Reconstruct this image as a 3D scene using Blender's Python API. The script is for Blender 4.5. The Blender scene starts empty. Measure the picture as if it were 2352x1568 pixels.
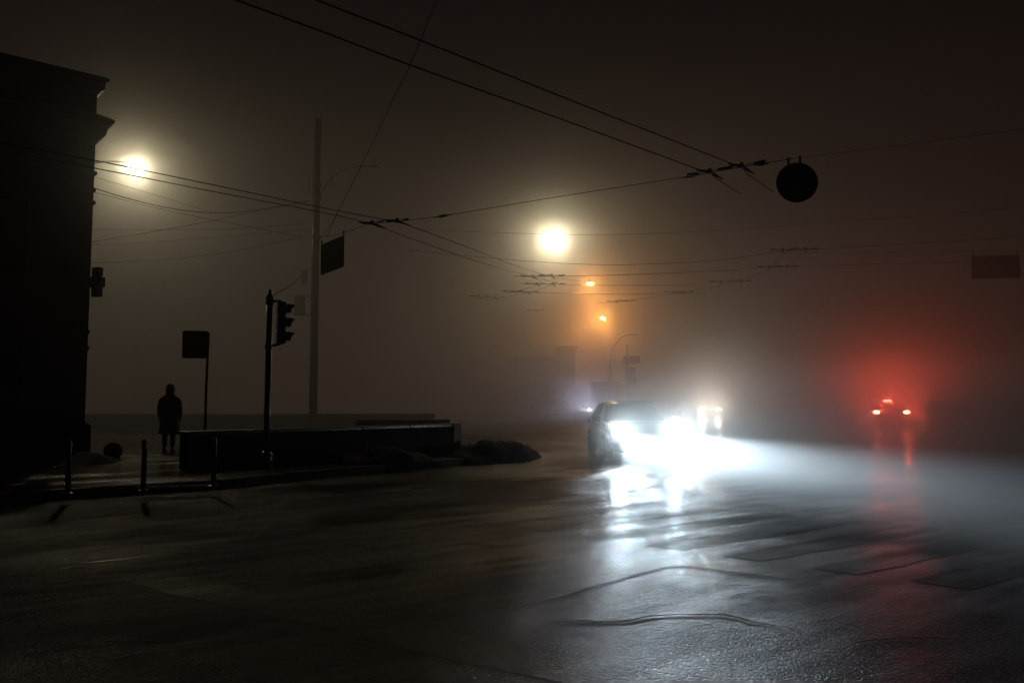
import bpy, bmesh, math, random
from mathutils import Vector, Matrix, noise
random.seed(7)
R = math.radians
S = bpy.context.scene
C = S.collection

# ------------------------------------------------------------------ camera
F_PX, CX, CY, HZ = 1829.0, 1176.0, 784.0, 915.0
CAM_H = 1.5
TH = math.atan((HZ - CY) / F_PX)
cam_d = bpy.data.cameras.new('camera'); cam = bpy.data.objects.new('camera', cam_d); C.objects.link(cam)
cam_d.sensor_width = 36; cam_d.lens = F_PX / 2352 * 36; cam_d.clip_end = 3000; cam_d.clip_start = 0.05
cam.location = (0, 0, CAM_H); cam.rotation_euler = (R(90) + TH, 0, 0)
S.camera = cam

def ray(px, py):
    u, v = (px - CX) / F_PX, (CY - py) / F_PX
    return Vector((u, math.cos(TH) - v * math.sin(TH), math.sin(TH) + v * math.cos(TH)))
def P(px, py, Y):
    d = ray(px, py); d *= Y / d.y
    return Vector((d.x, d.y, d.z + CAM_H))
def H(px, py, z=0.0):
    d = ray(px, py); t = (z - CAM_H) / d.z
    return Vector((d.x * t, d.y * t, z))

# ------------------------------------------------------------------ materials
def newmat(name):
    m = bpy.data.materials.new(name); m.use_nodes = True
    nt = m.node_tree; b = nt.nodes['Principled BSDF']
    return m, nt, b
def simple(name, col, rough=.5, metal=0., bump=.0, scale=20., var=.35, coat=0., spec=.5):
    m, nt, b = newmat(name)
    b.inputs['Specular IOR Level'].default_value = spec
    tc = nt.nodes.new('ShaderNodeTexCoord'); n = nt.nodes.new('ShaderNodeTexNoise')
    n.inputs['Scale'].default_value = scale; n.inputs['Detail'].default_value = 6
    nt.links.new(tc.outputs['Object'], n.inputs['Vector'])
    cr = nt.nodes.new('ShaderNodeValToRGB')
    cr.color_ramp.elements[0].position = .3; cr.color_ramp.elements[1].position = .75
    cr.color_ramp.elements[0].color = [c * (1 - var) for c in col] + [1]
    cr.color_ramp.elements[1].color = [min(1, c * (1 + var)) for c in col] + [1]
    nt.links.new(n.outputs['Fac'], cr.inputs['Fac']); nt.links.new(cr.outputs['Color'], b.inputs['Base Color'])
    mr = nt.nodes.new('ShaderNodeMapRange')
    mr.inputs['To Min'].default_value = max(.03, rough * .75); mr.inputs['To Max'].default_value = min(1, rough * 1.3)
    nt.links.new(n.outputs['Fac'], mr.inputs['Value']); nt.links.new(mr.outputs['Result'], b.inputs['Roughness'])
    b.inputs['Metallic'].default_value = metal
    b.inputs['Coat Weight'].default_value = coat
    if bump:
        bp = nt.nodes.new('ShaderNodeBump'); bp.inputs['Strength'].default_value = bump; bp.inputs['Distance'].default_value = .01
        nt.links.new(n.outputs['Fac'], bp.inputs['Height']); nt.links.new(bp.outputs['Normal'], b.inputs['Normal'])
    return m
def emit(name, col, s):
    m = bpy.data.materials.new(name); m.use_nodes = True; nt = m.node_tree; nt.nodes.clear()
    e = nt.nodes.new('ShaderNodeEmission'); e.inputs['Color'].default_value = (*col, 1); e.inputs['Strength'].default_value = s
    o = nt.nodes.new('ShaderNodeOutputMaterial'); nt.links.new(e.outputs[0], o.inputs['Surface']); return m

ROAD_ANG = math.atan2(.58, .81)
def wet(name, base, rough_lo, rough_hi, grain, wave, base2=None, wetness=.5, tile=0., film_lo=.27, film_hi=.66):
    """wet asphalt or paving: stretched ruts, shallow puddles and coarse aggregate, all in world metres"""
    m, nt, b = newmat(name)
    L = nt.links.new; N = nt.nodes.new
    g = N('ShaderNodeNewGeometry')
    mp = N('ShaderNodeMapping'); mp.vector_type = 'POINT'
    mp.inputs['Rotation'].default_value = (0, 0, -ROAD_ANG); mp.inputs['Scale'].default_value = (.22, 1, 1)
    # rotate first, then stretch
    mp0 = N('ShaderNodeVectorRotate'); mp0.rotation_type = 'Z_AXIS'; mp0.inputs['Angle'].default_value = -ROAD_ANG
    L(g.outputs['Position'], mp0.inputs['Vector'])
    mp.inputs['Rotation'].default_value = (0, 0, 0); L(mp0.outputs['Vector'], mp.inputs['Vector'])
    def noi(scale, det, src, rough=.55):
        n = N('ShaderNodeTexNoise'); n.inputs['Scale'].default_value = scale; n.inputs['Detail'].default_value = det
        n.inputs['Roughness'].default_value = rough; L(src, n.inputs['Vector']); return n.outputs['Fac']
    def math_(op, a, c, d=None):
        n = N('ShaderNodeMath'); n.operation = op
        for i, v in enumerate((a, c, d)):
            if v is None: continue
            if isinstance(v, (int, float)): n.inputs[i].default_value = v
            else: L(v, n.inputs[i])
        return n.outputs[0]
    def rng(v, a, c, lo, hi):
        n = N('ShaderNodeMapRange'); n.interpolation_type = 'SMOOTHSTEP'; L(v, n.inputs['Value'])
        for k, x in zip(('From Min', 'From Max', 'To Min', 'To Max'), (a, c, lo, hi)): n.inputs[k].default_value = x
        return n.outputs['Result']
    ruts = noi(.9, 4, mp.outputs['Vector'])
    ruts2 = noi(3.2, 5, mp.outputs['Vector'])
    patch = noi(.33, 3, mp0.outputs['Vector'])
    mid = noi(7, 5, g.outputs['Position'], .6)
    fine = noi(60, 3, g.outputs['Position'], .65)
    vor = N('ShaderNodeTexVoronoi'); vor.inputs['Scale'].default_value = 68; L(g.outputs['Position'], vor.inputs['Vector'])
    grit = math_('MULTIPLY', math_('SUBTRACT', .6, vor.outputs['Distance']), 1.1)
    grit = math_('ADD', grit, fine)
    puddle = rng(math_('ADD', math_('MULTIPLY', ruts, .6), math_('MULTIPLY', patch, .4)), .46, .58, 0, 1)   # 1 = standing water film
    puddle = math_('MULTIPLY', puddle, wetness)
    dry = math_('SUBTRACT', 1, puddle)
    h = math_('MULTIPLY', math_('MULTIPLY', grit, .0048 * grain), math_('ADD', math_('MULTIPLY', dry, .86), .14))
    h = math_('ADD', h, math_('MULTIPLY', math_('MULTIPLY', mid, .006 * wave), math_('ADD', math_('MULTIPLY', dry, .6), .25)))
    h = math_('ADD', h, math_('MULTIPLY', ruts2, .004 * wave))
    h = math_('ADD', h, math_('MULTIPLY', ruts, .008 * wave))
    if tile:
        br = N('ShaderNodeTexBrick'); br.inputs['Scale'].default_value = 1
        br.inputs['Brick Width'].default_value = tile; br.inputs['Row Height'].default_value = tile * .5
        br.inputs['Mortar Size'].default_value = .012; br.inputs['Mortar Smooth'].default_value = .3
        L(mp0.outputs['Vector'], br.inputs['Vector'])
        h = math_('SUBTRACT', h, math_('MULTIPLY', br.outputs['Fac'], .006))
    bp = N('ShaderNodeBump'); bp.inputs['Strength'].default_value = 1; bp.inputs['Distance'].default_value = 1
    L(h, bp.inputs['Height']); L(bp.outputs['Normal'], b.inputs['Normal'])
    mx = N('ShaderNodeMix'); mx.data_type = 'RGBA'; L(math_('ADD', math_('MULTIPLY', mid, .6), math_('MULTIPLY', patch, .4)), mx.inputs['Factor'])
    b2 = base2 or [c * .45 for c in base]
    mx.inputs['A'].default_value = (*b2, 1); mx.inputs['B'].default_value = (*[c * 1.35 for c in base], 1)
    L(mx.outputs['Result'], b.inputs['Base Color'])
    r = N('ShaderNodeMapRange'); L(dry, r.inputs['Value']); r.inputs['To Min'].default_value = rough_lo; r.inputs['To Max'].default_value = rough_hi
    L(r.outputs['Result'], b.inputs['Roughness'])
    b.inputs['IOR'].default_value = 1.36
    # only part of the surface carries a water film; the rest stays matt
    df = N('ShaderNodeBsdfDiffuse'); L(mx.outputs['Result'], df.inputs['Color']); L(bp.outputs['Normal'], df.inputs['Normal'])
    film = rng(math_('ADD', math_('MULTIPLY', ruts2, .45), math_('MULTIPLY', patch, .55)), .38, .62, film_lo, film_hi)
    ms = N('ShaderNodeMixShader'); L(film, ms.inputs[0]); L(df.outputs[0], ms.inputs[1]); L(b.outputs[0], ms.inputs[2])
    L(ms.outputs[0], nt.nodes['Material Output'].inputs['Surface'])
    return m

M = dict(
    asphalt=wet('wet_asphalt', (.014, .014, .0145), .09, .24, 1.7, .8),
    paving=wet('wet_paving', (.04, .037, .033), .12, .28, .7, 1.2, wetness=.9, tile=.4, film_lo=.45, film_hi=.95),
    kerb=simple('kerb_stone', (.022, .021, .02), .8, spec=.12, bump=.5, scale=18),
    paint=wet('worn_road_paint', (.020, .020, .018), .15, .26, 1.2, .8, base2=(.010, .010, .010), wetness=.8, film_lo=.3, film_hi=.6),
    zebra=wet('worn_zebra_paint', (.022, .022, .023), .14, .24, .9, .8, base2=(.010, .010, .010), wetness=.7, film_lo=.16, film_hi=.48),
    seal=wet('tar_seam', (.02, .02, .02), .10, .2, .4, .4),
    wall=simple('dark_render', (.03, .026, .022), .75, bump=.4, scale=6),
    stone=simple('cornice_stone', (.035, .03, .025), .7, bump=.5, scale=10),
    concrete=simple('stained_concrete', (.014, .0135, .013), .85, spec=.1, bump=.5, scale=7),
    post=simple('granite_highlight', (.13, .11, .10), .6, bump=.2, scale=14, spec=.3),  # lighter base colour stands in for the highlight on the end post
    coping=simple('wet_coping', (.02, .02, .021), .34, bump=.25, scale=9, var=.5),
    granite=simple('polished_granite', (.016, .0155, .015), .7, spec=.15, bump=.15, scale=30),
    metal=simple('painted_metal', (.035, .037, .036), .38, metal=.0, bump=.1, scale=12, coat=.3),
    galv=simple('galvanised_steel', (.014, .016, .0145), .8, spec=.06, metal=.0, bump=.15, scale=14),
    wire=simple('weathered_cable', (.006, .0055, .005), .9, metal=0, spec=.1, scale=40),
    insul=simple('dark_insulator', (.03, .02, .018), .3, scale=30),
    signback=simple('sign_back_metal', (.012, .013, .0135), .8, spec=.05, metal=0., bump=.1, scale=6),
    black=simple('black_plastic', (.012, .012, .012), .35, scale=20),
    glass=simple('dark_glass', (.012, .014, .015), .06, scale=3, coat=.5),
    lens=simple('signal_lens', (.04, .03, .03), .15, scale=30),
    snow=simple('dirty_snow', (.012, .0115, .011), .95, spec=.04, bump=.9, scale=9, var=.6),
    coat=simple('dark_cloth', (.022, .021, .02), .85, bump=.5, scale=60),
    trousers=simple('dark_trousers', (.018, .018, .02), .85, bump=.4, scale=60),
    skin=simple('skin', (.33, .2, .15), .5, scale=30, var=.1),
    shoe=simple('black_leather', (.012, .011, .01), .3, scale=30),
    tyre=simple('tyre_rubber', (.014, .014, .014), .7, bump=.5, scale=40),
    rim=simple('alloy_rim', (.35, .35, .36), .3, metal=.9, scale=10),
    chrome=simple('chrome_trim', (.6, .6, .6), .12, metal=1, scale=10, var=.1),
    plate=simple('blank_plate', (.4, .4, .38), .4, scale=10, var=.1),
    door=simple('dark_door', (.03, .026, .022), .4, scale=8),
    redpl=simple('red_lens_off', (.18, .01, .008), .2, scale=10),
    leddark=simple('unlit_diode_panel', (.015, .03, .02), .4, bump=.3, scale=120),
    brick=simple('far_facade', (.05, .042, .036), .8, bump=.4, scale=3),
)
def carpaint(name, col): return simple(name, col, .22, metal=.3, scale=60, var=.12, coat=1.)

# ------------------------------------------------------------------ mesh helpers
def obj(name, bm, mat, parent=None, smooth=False):
    me = bpy.data.meshes.new(name)
    bmesh.ops.recalc_face_normals(bm, faces=bm.faces)
    if smooth:
        for f in bm.faces: f.smooth = True
    bm.to_mesh(me); bm.free()
    o = bpy.data.objects.new(name, me); C.objects.link(o)
    if mat: me.materials.append(mat)
    if parent: o.parent = parent
    return o
def tag(o, label=None, cat=None, group=None, kind=None):
    if label: o['label'] = label
    if cat: o['category'] = cat
    if group: o['group'] = group
    if kind: o['kind'] = kind
    return o
def thing(name, loc, label, cat, rz=0, group=None):
    o = bpy.data.objects.new(name, None); C.objects.link(o); o.empty_display_size = .2
    o.location = loc; o.rotation_euler = (0, 0, rz)
    return tag(o, label, cat, group)
def dup(root, loc, rz, label):
    r = root.copy(); C.objects.link(r); r.location = loc; r.rotation_euler = (0, 0, rz); r['label'] = label
    for ch in list(root.children):
        c = ch.copy(); C.objects.link(c); c.parent = r
        for gch in list(ch.children):
            d = gch.copy(); C.objects.link(d); d.parent = c
    return r
def box(bm, c, s, rz=0, bev=0.):
    b2 = bmesh.new(); bmesh.ops.create_cube(b2, size=1)
    for v in b2.verts: v.co = Vector((v.co.x * s[0], v.co.y * s[1], v.co.z * s[2]))
    if bev: bmesh.ops.bevel(b2, geom=b2.edges[:], offset=bev, segments=2, affect='EDGES', profile=.5)
    mt = Matrix.Translation(Vector(c)) @ Matrix.Rotation(rz, 4, 'Z')
    for v in b2.verts: v.co = mt @ v.co
    merge(bm, b2)
def merge(bm, b2):
    me = bpy.data.meshes.new('t'); b2.to_mesh(me); b2.free(); bm.from_mesh(me); bpy.data.meshes.remove(me)
def tube(bm, pts, rad, seg=8, cap=True):
    pts = [Vector(p) for p in pts]; n = len(pts)
    rads = rad if isinstance(rad, (list, tuple)) else [rad] * n
    rings = []
    for i, p in enumerate(pts):
        t = (pts[min(i + 1, n - 1)] - pts[max(i - 1, 0)]).normalized()
        up = Vector((0, 0, 1)) if abs(t.z) < .95 else Vector((1, 0, 0))
        a = t.cross(up).normalized(); b = a.cross(t).normalized()
        rings.append([bm.verts.new(p + (a * math.cos(2 * math.pi * k / seg) + b * math.sin(2 * math.pi * k / seg)) * rads[i]) for k in range(seg)])
    for i in range(n - 1):
        for k in range(seg):
            bm.faces.new((rings[i][k], rings[i][(k + 1) % seg], rings[i + 1][(k + 1) % seg], rings[i + 1][k]))
    if cap:
        bm.faces.new(rings[0]); bm.faces.new(rings[-1])
def lathe(bm, prof, seg=24, c=(0, 0, 0)):
    rings = []
    for r, z in prof:
        rings.append([bm.verts.new((c[0] + max(r, 1e-4) * math.cos(2 * math.pi * k / seg), c[1] + max(r, 1e-4) * math.sin(2 * math.pi * k / seg), c[2] + z)) for k in range(seg)])
    for i in range(len(rings) - 1):
        for k in range(seg):
            bm.faces.new((rings[i][k], rings[i][(k + 1) % seg], rings[i + 1][(k + 1) % seg], rings[i + 1][k]))
    bm.faces.new(rings[0]); bm.faces.new(rings[-1])
def smoothline(pts, sub=8):
    pts = [Vector(p) for p in pts]
    if len(pts) < 3:
        return [pts[0].lerp(pts[1], i / sub) for i in range(sub + 1)]
    q = [pts[0] * 2 - pts[1]] + pts + [pts[-1] * 2 - pts[-2]]
    out = []
    for i in range(1, len(q) - 2):
        a, b, c, d = q[i - 1:i + 3]
        for k in range(sub):
            t = k / sub
            out.append(.5 * ((2 * b) + (c - a) * t + (2 * a - 5 * b + 4 * c - d) * t * t + (3 * b - a - 3 * c + d) * t ** 3))
    out.append(pts[-1]); return out
def prism(bm, poly, z0, z1):
    lo = [bm.verts.new((p[0], p[1], z0)) for p in poly]; hi = [bm.verts.new((p[0], p[1], z1)) for p in poly]
    n = len(poly)
    for i in range(n): bm.faces.new((lo[i], lo[(i + 1) % n], hi[(i + 1) % n], hi[i]))
    bm.faces.new(lo[::-1]); bm.faces.new(hi)
def rrect(w, h, r, seg=5):
    pts = []
    for cx, cy, a0 in ((w / 2 - r, h / 2 - r, 0), (-w / 2 + r, h / 2 - r, 90), (-w / 2 + r, -h / 2 + r, 180), (w / 2 - r, -h / 2 + r, 270)):
        for k in range(seg + 1):
            a = R(a0 + 90 * k / seg); pts.append((cx + r * math.cos(a), cy + r * math.sin(a)))
    return pts
def plate_xz(bm, poly, thick, origin=(0, 0, 0), rz=0.):
    """polygon in local XZ, thickness along local Y"""
    mt = Matrix.Translation(Vector(origin)) @ Matrix.Rotation(rz, 4, 'Z')
    lo = [bm.verts.new(mt @ Vector((p[0], -thick / 2, p[1]))) for p in poly]; hi = [bm.verts.new(mt @ Vector((p[0], thick / 2, p[1]))) for p in poly]
    n = len(poly)
    for i in range(n): bm.faces.new((lo[i], lo[(i + 1) % n], hi[(i + 1) % n], hi[i]))
    bm.faces.new(lo[::-1]); bm.faces.new(hi)
def sheet(name, poly, z, mat, parent=None):
    bm = bmesh.new(); bm.faces.new([bm.verts.new((p[0], p[1], z)) for p in poly]); return obj(name, bm, mat, parent)

# ------------------------------------------------------------------ ground
tag(sheet('ground', [(-400, -200), (400, -200), (400, 500), (-400, 500)], -.03, M['asphalt']), kind='structure')
tag(sheet('road', [(-60, -20), (90, -20), (90, 200), (-60, 200)], 0, M['asphalt']), kind='structure')

# pavement on the left: kerb line traced on the ground
kerb_pts = [(-34, -2), H(-2200, 1300), H(-900, 1215), H(-300, 1175), H(60, 1150), H(330, 1131), H(500, 1120), H(640, 1104), H(860, 1084), H(1060, 1066), H(1180, 1046)]
kerb_pts = [Vector((p[0], p[1], 0)) for p in kerb_pts]
last = kerb_pts[-1]
kerb_pts += [last + Vector((.3, 1.6, 0)), last + Vector((-.3, 3.8, 0)), last + Vector((-2.0, 6.5, 0)), last + Vector((-5, 9.5, 0)), last + Vector((-12, 14, 0)), last + Vector((-26, 22, 0)), Vector((-45, 50, 0))]
kl = smoothline(kerb_pts, 6)
KH = .14
bm = bmesh.new()
poly = [(p.x, p.y) for p in kl]
vs = [bm.verts.new((x, y, KH)) for x, y in poly]
ext = [bm.verts.new((-60, 50, KH)), bm.verts.new((-60, -2, KH))]
f = bm.faces.new(vs + ext); bmesh.ops.triangulate(bm, faces=[f])
tag(obj('pavement', bm, M['paving']), kind='structure')
# kerb stones: a row of stones with a battered outer face
bm = bmesh.new()
acc = 0
for i in range(len(kl) - 1):
    a, b = kl[i], kl[i + 1]; d = (b - a); 
    if d.length < 1e-4: continue
    n = Vector((d.y, -d.x, 0)).normalized()
    sub = max(1, int(d.length / 1.0))
    for k in range(sub):
        p0 = a + d * (k / sub) + d.normalized() * .006; p1 = a + d * ((k + 1) / sub) - d.normalized() * .006
        jz = random.uniform(-.006, .006)
        v = [p0 - n * .02, p0 + n * .15, p1 + n * .15, p1 - n * .02]
        lo = [bm.verts.new((q.x, q.y, -.02)) for q in v]
        hi = [bm.verts.new((q.x, q.y, KH + .004 + jz)) for q in (p0 - n * .02, p0 + n * .125, p1 + n * .125, p1 - n * .02)]
        for j in range(4): bm.faces.new((lo[j], lo[(j + 1) % 4], hi[(j + 1) % 4], hi[j]))
        bm.faces.new(hi)
tag(obj('kerb', bm, M['kerb']), kind='structure')
# far pavement on the right behind parked cars
rp = [H(2140, 1002), H(2500, 1012), H(3200, 1030)]
tag(sheet('pavement', [(24, 40), (40, 25), (90, 25), (90, 120), (60, 120)], .1, M['paving']), kind='structure')

# road markings
def band(name, a, b, w, mat, z=.0015, seg=14, rag=.03):
    a = Vector(a[:2]); b = Vector(b[:2]); d = (b - a); n = Vector((-d.y, d.x)).normalized()
    L_ = [a + d * (i / seg) + n * (w / 2 + random.uniform(-rag, rag)) for i in range(seg + 1)]
    R_ = [a + d * (i / seg) - n * (w / 2 + random.uniform(-rag, rag)) for i in range(seg + 1)]
    bm = bmesh.new(); l = [bm.verts.new((p.x, p.y, z)) for p in L_]; r = [bm.verts.new((p.x, p.y, z)) for p in R_]
    for i in range(seg): bm.faces.new((l[i], l[i + 1], r[i + 1], r[i]))
    return obj(name, bm, mat)
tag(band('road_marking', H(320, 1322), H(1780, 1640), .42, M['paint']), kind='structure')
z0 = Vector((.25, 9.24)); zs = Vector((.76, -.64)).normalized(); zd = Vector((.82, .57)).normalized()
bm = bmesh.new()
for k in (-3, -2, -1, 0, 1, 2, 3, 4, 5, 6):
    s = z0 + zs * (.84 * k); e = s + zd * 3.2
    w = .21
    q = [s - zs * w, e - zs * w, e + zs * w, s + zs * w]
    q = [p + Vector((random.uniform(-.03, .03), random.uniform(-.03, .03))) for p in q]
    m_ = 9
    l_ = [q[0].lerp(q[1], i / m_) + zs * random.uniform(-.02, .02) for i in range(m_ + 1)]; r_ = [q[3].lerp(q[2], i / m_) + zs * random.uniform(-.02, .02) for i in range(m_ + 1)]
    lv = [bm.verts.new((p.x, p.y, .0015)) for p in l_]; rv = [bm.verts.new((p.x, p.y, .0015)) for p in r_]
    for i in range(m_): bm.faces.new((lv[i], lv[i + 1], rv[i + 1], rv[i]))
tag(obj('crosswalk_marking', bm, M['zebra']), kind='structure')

# raised seams and cracks in the asphalt
seams = [
    ([(1140, 1411), (1260, 1378), (1400, 1338), (1530, 1301), (1600, 1303), (1740, 1320), (1850, 1336)], .030, .016),
    ([(1240, 1433), (1330, 1427), (1420, 1427), (1500, 1414), (1640, 1411), (1720, 1427), (1830, 1447)], .030, .018),
    ([(1660, 1371), (1720, 1361), (1790, 1351)], .022, .010),
    ([(1665, 1372), (1760, 1371), (1775, 1378), (1740, 1386)], .020, .010),
    ([(1955, 1480), (2000, 1470), (2060, 1464), (2150, 1466), (2290, 1474)], .024, .012),
    ([(1030, 1252), (1090, 1247), (1140, 1254), (1225, 1247)], .035, .016),
    ([(700, 1248), (950, 1210), (1150, 1182), (1340, 1147), (1490, 1120), (1640, 1094)], .045, .014),
    ([(1360, 1242), (1480, 1226), (1640, 1203)], .02, .008),
    ([(100, 1500), (180, 1487), (250, 1475), (330, 1455)], .022, .012),
    ([(240, 1474), (320, 1468), (380, 1474), (410, 1466)], .022, .014),
    ([(120, 1392), (190, 1386)], .03, .012),
    ([(240, 1524), (300, 1508), (370, 1498)], .014, .010),
    ([(120, 1200), (230, 1192), (330, 1186)], .03, .012),
    ([(100, 1300), (300, 1282), (520, 1256), (760, 1232)], .06, .012),
    ([(1500, 1245), (1640, 1215), (1790, 1180)], .022, .009),
    ([(1560, 1330), (1700, 1345), (1850, 1325), (1990, 1290)], .012, .006),
    ([(900, 1400), (1000, 1385), (1110, 1350)], .02, .008),
]
bm = bmesh.new()
for pts, w, h in seams:
    w *= .24; h *= .2
    ln = smoothline([H(x, y) for x, y in pts], 10)
    n = len(ln); rings = []
    for i, p in enumerate(ln):
        t = (ln[min(i + 1, n - 1)] - ln[max(i - 1, 0)]).normalized(); nn = Vector((-t.y, t.x, 0))
        taper = min(1, 5 * min(i, n - 1 - i) / n + .05)
        j = noise.noise(p * 3.) * .03 + noise.noise(p * 14.) * .012
        p = p + nn * j
        k = (.8 + .5 * noise.noise(p * 9)) * taper
        rings.append([bm.verts.new(p + nn * (w * k * a) + Vector((0, 0, .003 + h * k * b))) for a, b in ((-1.2, -.1), (-.6, .55), (0, 1), (.6, .55), (1.2, -.1))])
    for i in range(n - 1):
        for k in range(4): bm.faces.new((rings[i][k], rings[i][k + 1], rings[i + 1][k + 1], rings[i + 1][k]))
tag(obj('road_seams', bm, M['seal'], smooth=True), kind='structure')

# ------------------------------------------------------------------ corner building
Cn = Vector((-10.52, 19.7, 0)); fd = Vector((-.76, -.65, 0)).normalized(); sd = Vector((-.65, .76, 0)).normalized()
TOPZ = 9.45
def bpoly(off, L1=16., L2=15., cut=0):
    n1 = -sd; n2 = -fd          # outward normals: street facade (towards camera) and hidden side
    c = Cn + n1 * off + n2 * off
    return [c, c + fd * (L1 + off), c + fd * (L1 + off) + sd * (L2 + 2 * off), c + sd * (L2 + 2 * off)]
bld = thing('corner_building', Cn, 'black old building with stepped cornices filling the left edge', 'building')
def bpart(name, offs, mat=None, parent=None):
    bm = bmesh.new()
    rings = []
    for off, z in offs:
        pp = bpoly(off); rings.append([bm.verts.new((p.x - Cn.x, p.y - Cn.y, z)) for p in pp])
    for i in range(len(rings) - 1):
        for k in range(4): bm.faces.new((rings[i][k], rings[i][(k + 1) % 4], rings[i + 1][(k + 1) % 4], rings[i + 1][k]))
    bm.faces.new(rings[0]); bm.faces.new(rings[-1])
    return obj(name, bm, mat or M['stone'], parent or bld)
bpart('wall', [(0, 0), (0, 9.2)], M['wall'])
bpart('plinth', [(.12, 0), (.12, .78), (.10, .86), (.015, .93)], M['granite'])
bpart('lower_cornice', [(.02, 7.95), (.06, 8.02), (.08, 8.08), (.19, 8.12), (.21, 8.20), (.21, 8.38), (.34, 8.42), (.36, 8.47), (.31, 8.53), (.03, 8.68)][0:10])
bpart('roof_cornice', [(.02, 9.18), (.05, 9.24), (.14, 9.30), (.155, 9.48), (.22, 9.50), (.235, 9.56), (.20, 9.60), (.05, 9.66)])
for z, o in ((7.15, .055), (6.72, .045), (6.40, .05), (3.15, .03), (2.75, .03)):
    bpart('string_course', [(.004, z - .07), (o, z - .03), (o, z + .03), (.004, z + .06)])
# windows in the street facade
for lvl, (zc, hh) in enumerate(((2.35, 1.7), (5.3, 1.9), (7.2, .0))):
    if hh == 0: continue
    for k in range(4):
        c = Cn + fd * (2.0 + 3.2 * k) - sd * .0
        if lvl == 0 and k == 1: continue
        fr = bmesh.new(); ang = math.atan2(fd.y, fd.x)
        lc = c - Cn
        for s_ in (-1, 1):
            box(fr, lc + fd * (.62 * s_) - sd * .03 + Vector((0, 0, zc)), (.1, .12, hh + .1), ang)
        box(fr, lc - sd * .03 + Vector((0, 0, zc + hh / 2)), (1.14, .12, .1), ang)
        box(fr, lc - sd * .03 + Vector((0, 0, zc)), (.05, .08, hh - .1), ang)
        box(fr, lc - sd * .03 + Vector((0, 0, zc + hh * .2)), (1.14, .07, .05), ang)
        w = obj('window', fr, M['stone'], bld)
        g = bmesh.new(); box(g, lc - sd * .012 + Vector((0, 0, zc)), (1.14, .02, hh - .08), ang); obj('pane', g, M['glass'], w)
        s_ = bmesh.new(); box(s_, lc - sd * .09 + Vector((0, 0, zc - hh / 2 - .06)), (1.5, .22, .1), ang, .01); obj('sill', s_, M['stone'], w)
dr = bmesh.new(); lc = fd * 5.2; ang = math.atan2(fd.y, fd.x)
box(dr, lc - sd * .02 + Vector((0, 0, 1.35)), (1.2, .06, 2.4), ang, .01)
for zz in (.8, 1.9): box(dr, lc - sd * .06 + Vector((0, 0, zz)), (.9, .03, .8), ang, .01)
d_ = obj('door', dr, M['door'], bld)
hb = bmesh.new(); tube(hb, [lc + fd * .5 - sd * .12 + Vector((0, 0, 1.05)), lc + fd * .5 - sd * .12 + Vector((0, 0, 1.35))], .012); obj('handle', hb, M['chrome'], d_)

# pharmacy-style cross sign on the corner
cp = P(223, 648, 19.3)
cs = thing('cross_sign', cp, 'unlit cross shaped sign on a bracket from the corner building', 'sign', rz=R(-28))
bm = bmesh.new()
cr = [(-.11, .36), (.11, .36), (.125, .34), (.125, .14), (.2, .125), (.215, .10), (.215, -.11), (.2, -.125), (.125, -.135), (.125, -.34), (.11, -.36), (-.11, -.36), (-.125, -.34), (-.125, -.135), (-.2, -.125), (-.215, -.1), (-.215, .1), (-.2, .125), (-.125, .14), (-.125, .34)]
plate_xz(bm, cr, .13); obj('housing', bm, M['black'], cs)
bm = bmesh.new(); plate_xz(bm, [(x * .86, z * .9) for x, z in cr], .006, (0, -.071, 0)); obj('front_panel', bm, M['leddark'], cs)
for z in (.05, -.07):
    bm = bmesh.new(); tube(bm, [(-.2, 0, z), (-.46, .06, z)], .018); obj('bracket', bm, M['metal'], cs)

# ------------------------------------------------------------------ parapets
def parapet(name, a, b, width, h, label, z0=KH, end_post=True):
    a = Vector((a[0], a[1], 0)); b = Vector((b[0], b[1], 0)); d = (b - a); L_ = d.length; rz = math.atan2(d.y, d.x)
    t = thing(name, (a.x, a.y, z0), label, 'parapet wall', rz)
    bm = bmesh.new(); box(bm, (L_ / 2, width / 2, h / 2 - .04), (L_ - .06, width - .06, h - .08), 0, .012); obj('wall', bm, M['concrete'], t)
    bm = bmesh.new()
    n = max(2, int(L_ / 1.2))
    for i in range(n):
        x0 = L_ * i / n; x1 = L_ * (i + 1) / n
        box(bm, ((x0 + x1) / 2, width / 2, h - .035 + random.uniform(-.003, .003)), (x1 - x0 - .01, width, .075), 0, .012)
    obj('coping', bm, M['coping'], t)
    if end_post:
        bm = bmesh.new(); box(bm, (L_ + .13, width / 2, h / 2 + .0), (.24, width + .06, h + .04), 0, .015); obj('end_post', bm, M['post'], t)
    return t
Pa = H(427, 1078, .14); Pb = H(1040, 1040, .14)
parapet('parapet', Pa, Pb, .45, .72, 'dark granite parapet nearest the road behind the traffic light pole')
Qa = P(150, 965, 33); Qb = P(1000, 965, 34)
parapet('parapet', Qa, Qb, .4, .72, 'low far parapet wall running behind the hooded person', end_post=False)
Ra = P(815, 965, 26.5); Rb = P(1035, 965, 26.8)
parapet('parapet', Ra, Rb, .6, .66, 'short raised parapet block behind the near parapet', end_post=False)
# side return of the near underpass entrance
parapet('parapet', (Pa.x + .2, Pa.y + .5), (Pa.x + .9, Pa.y + 5.2), .4, .62, 'parapet side wall running back beside the square sign post', end_post=False)

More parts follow.
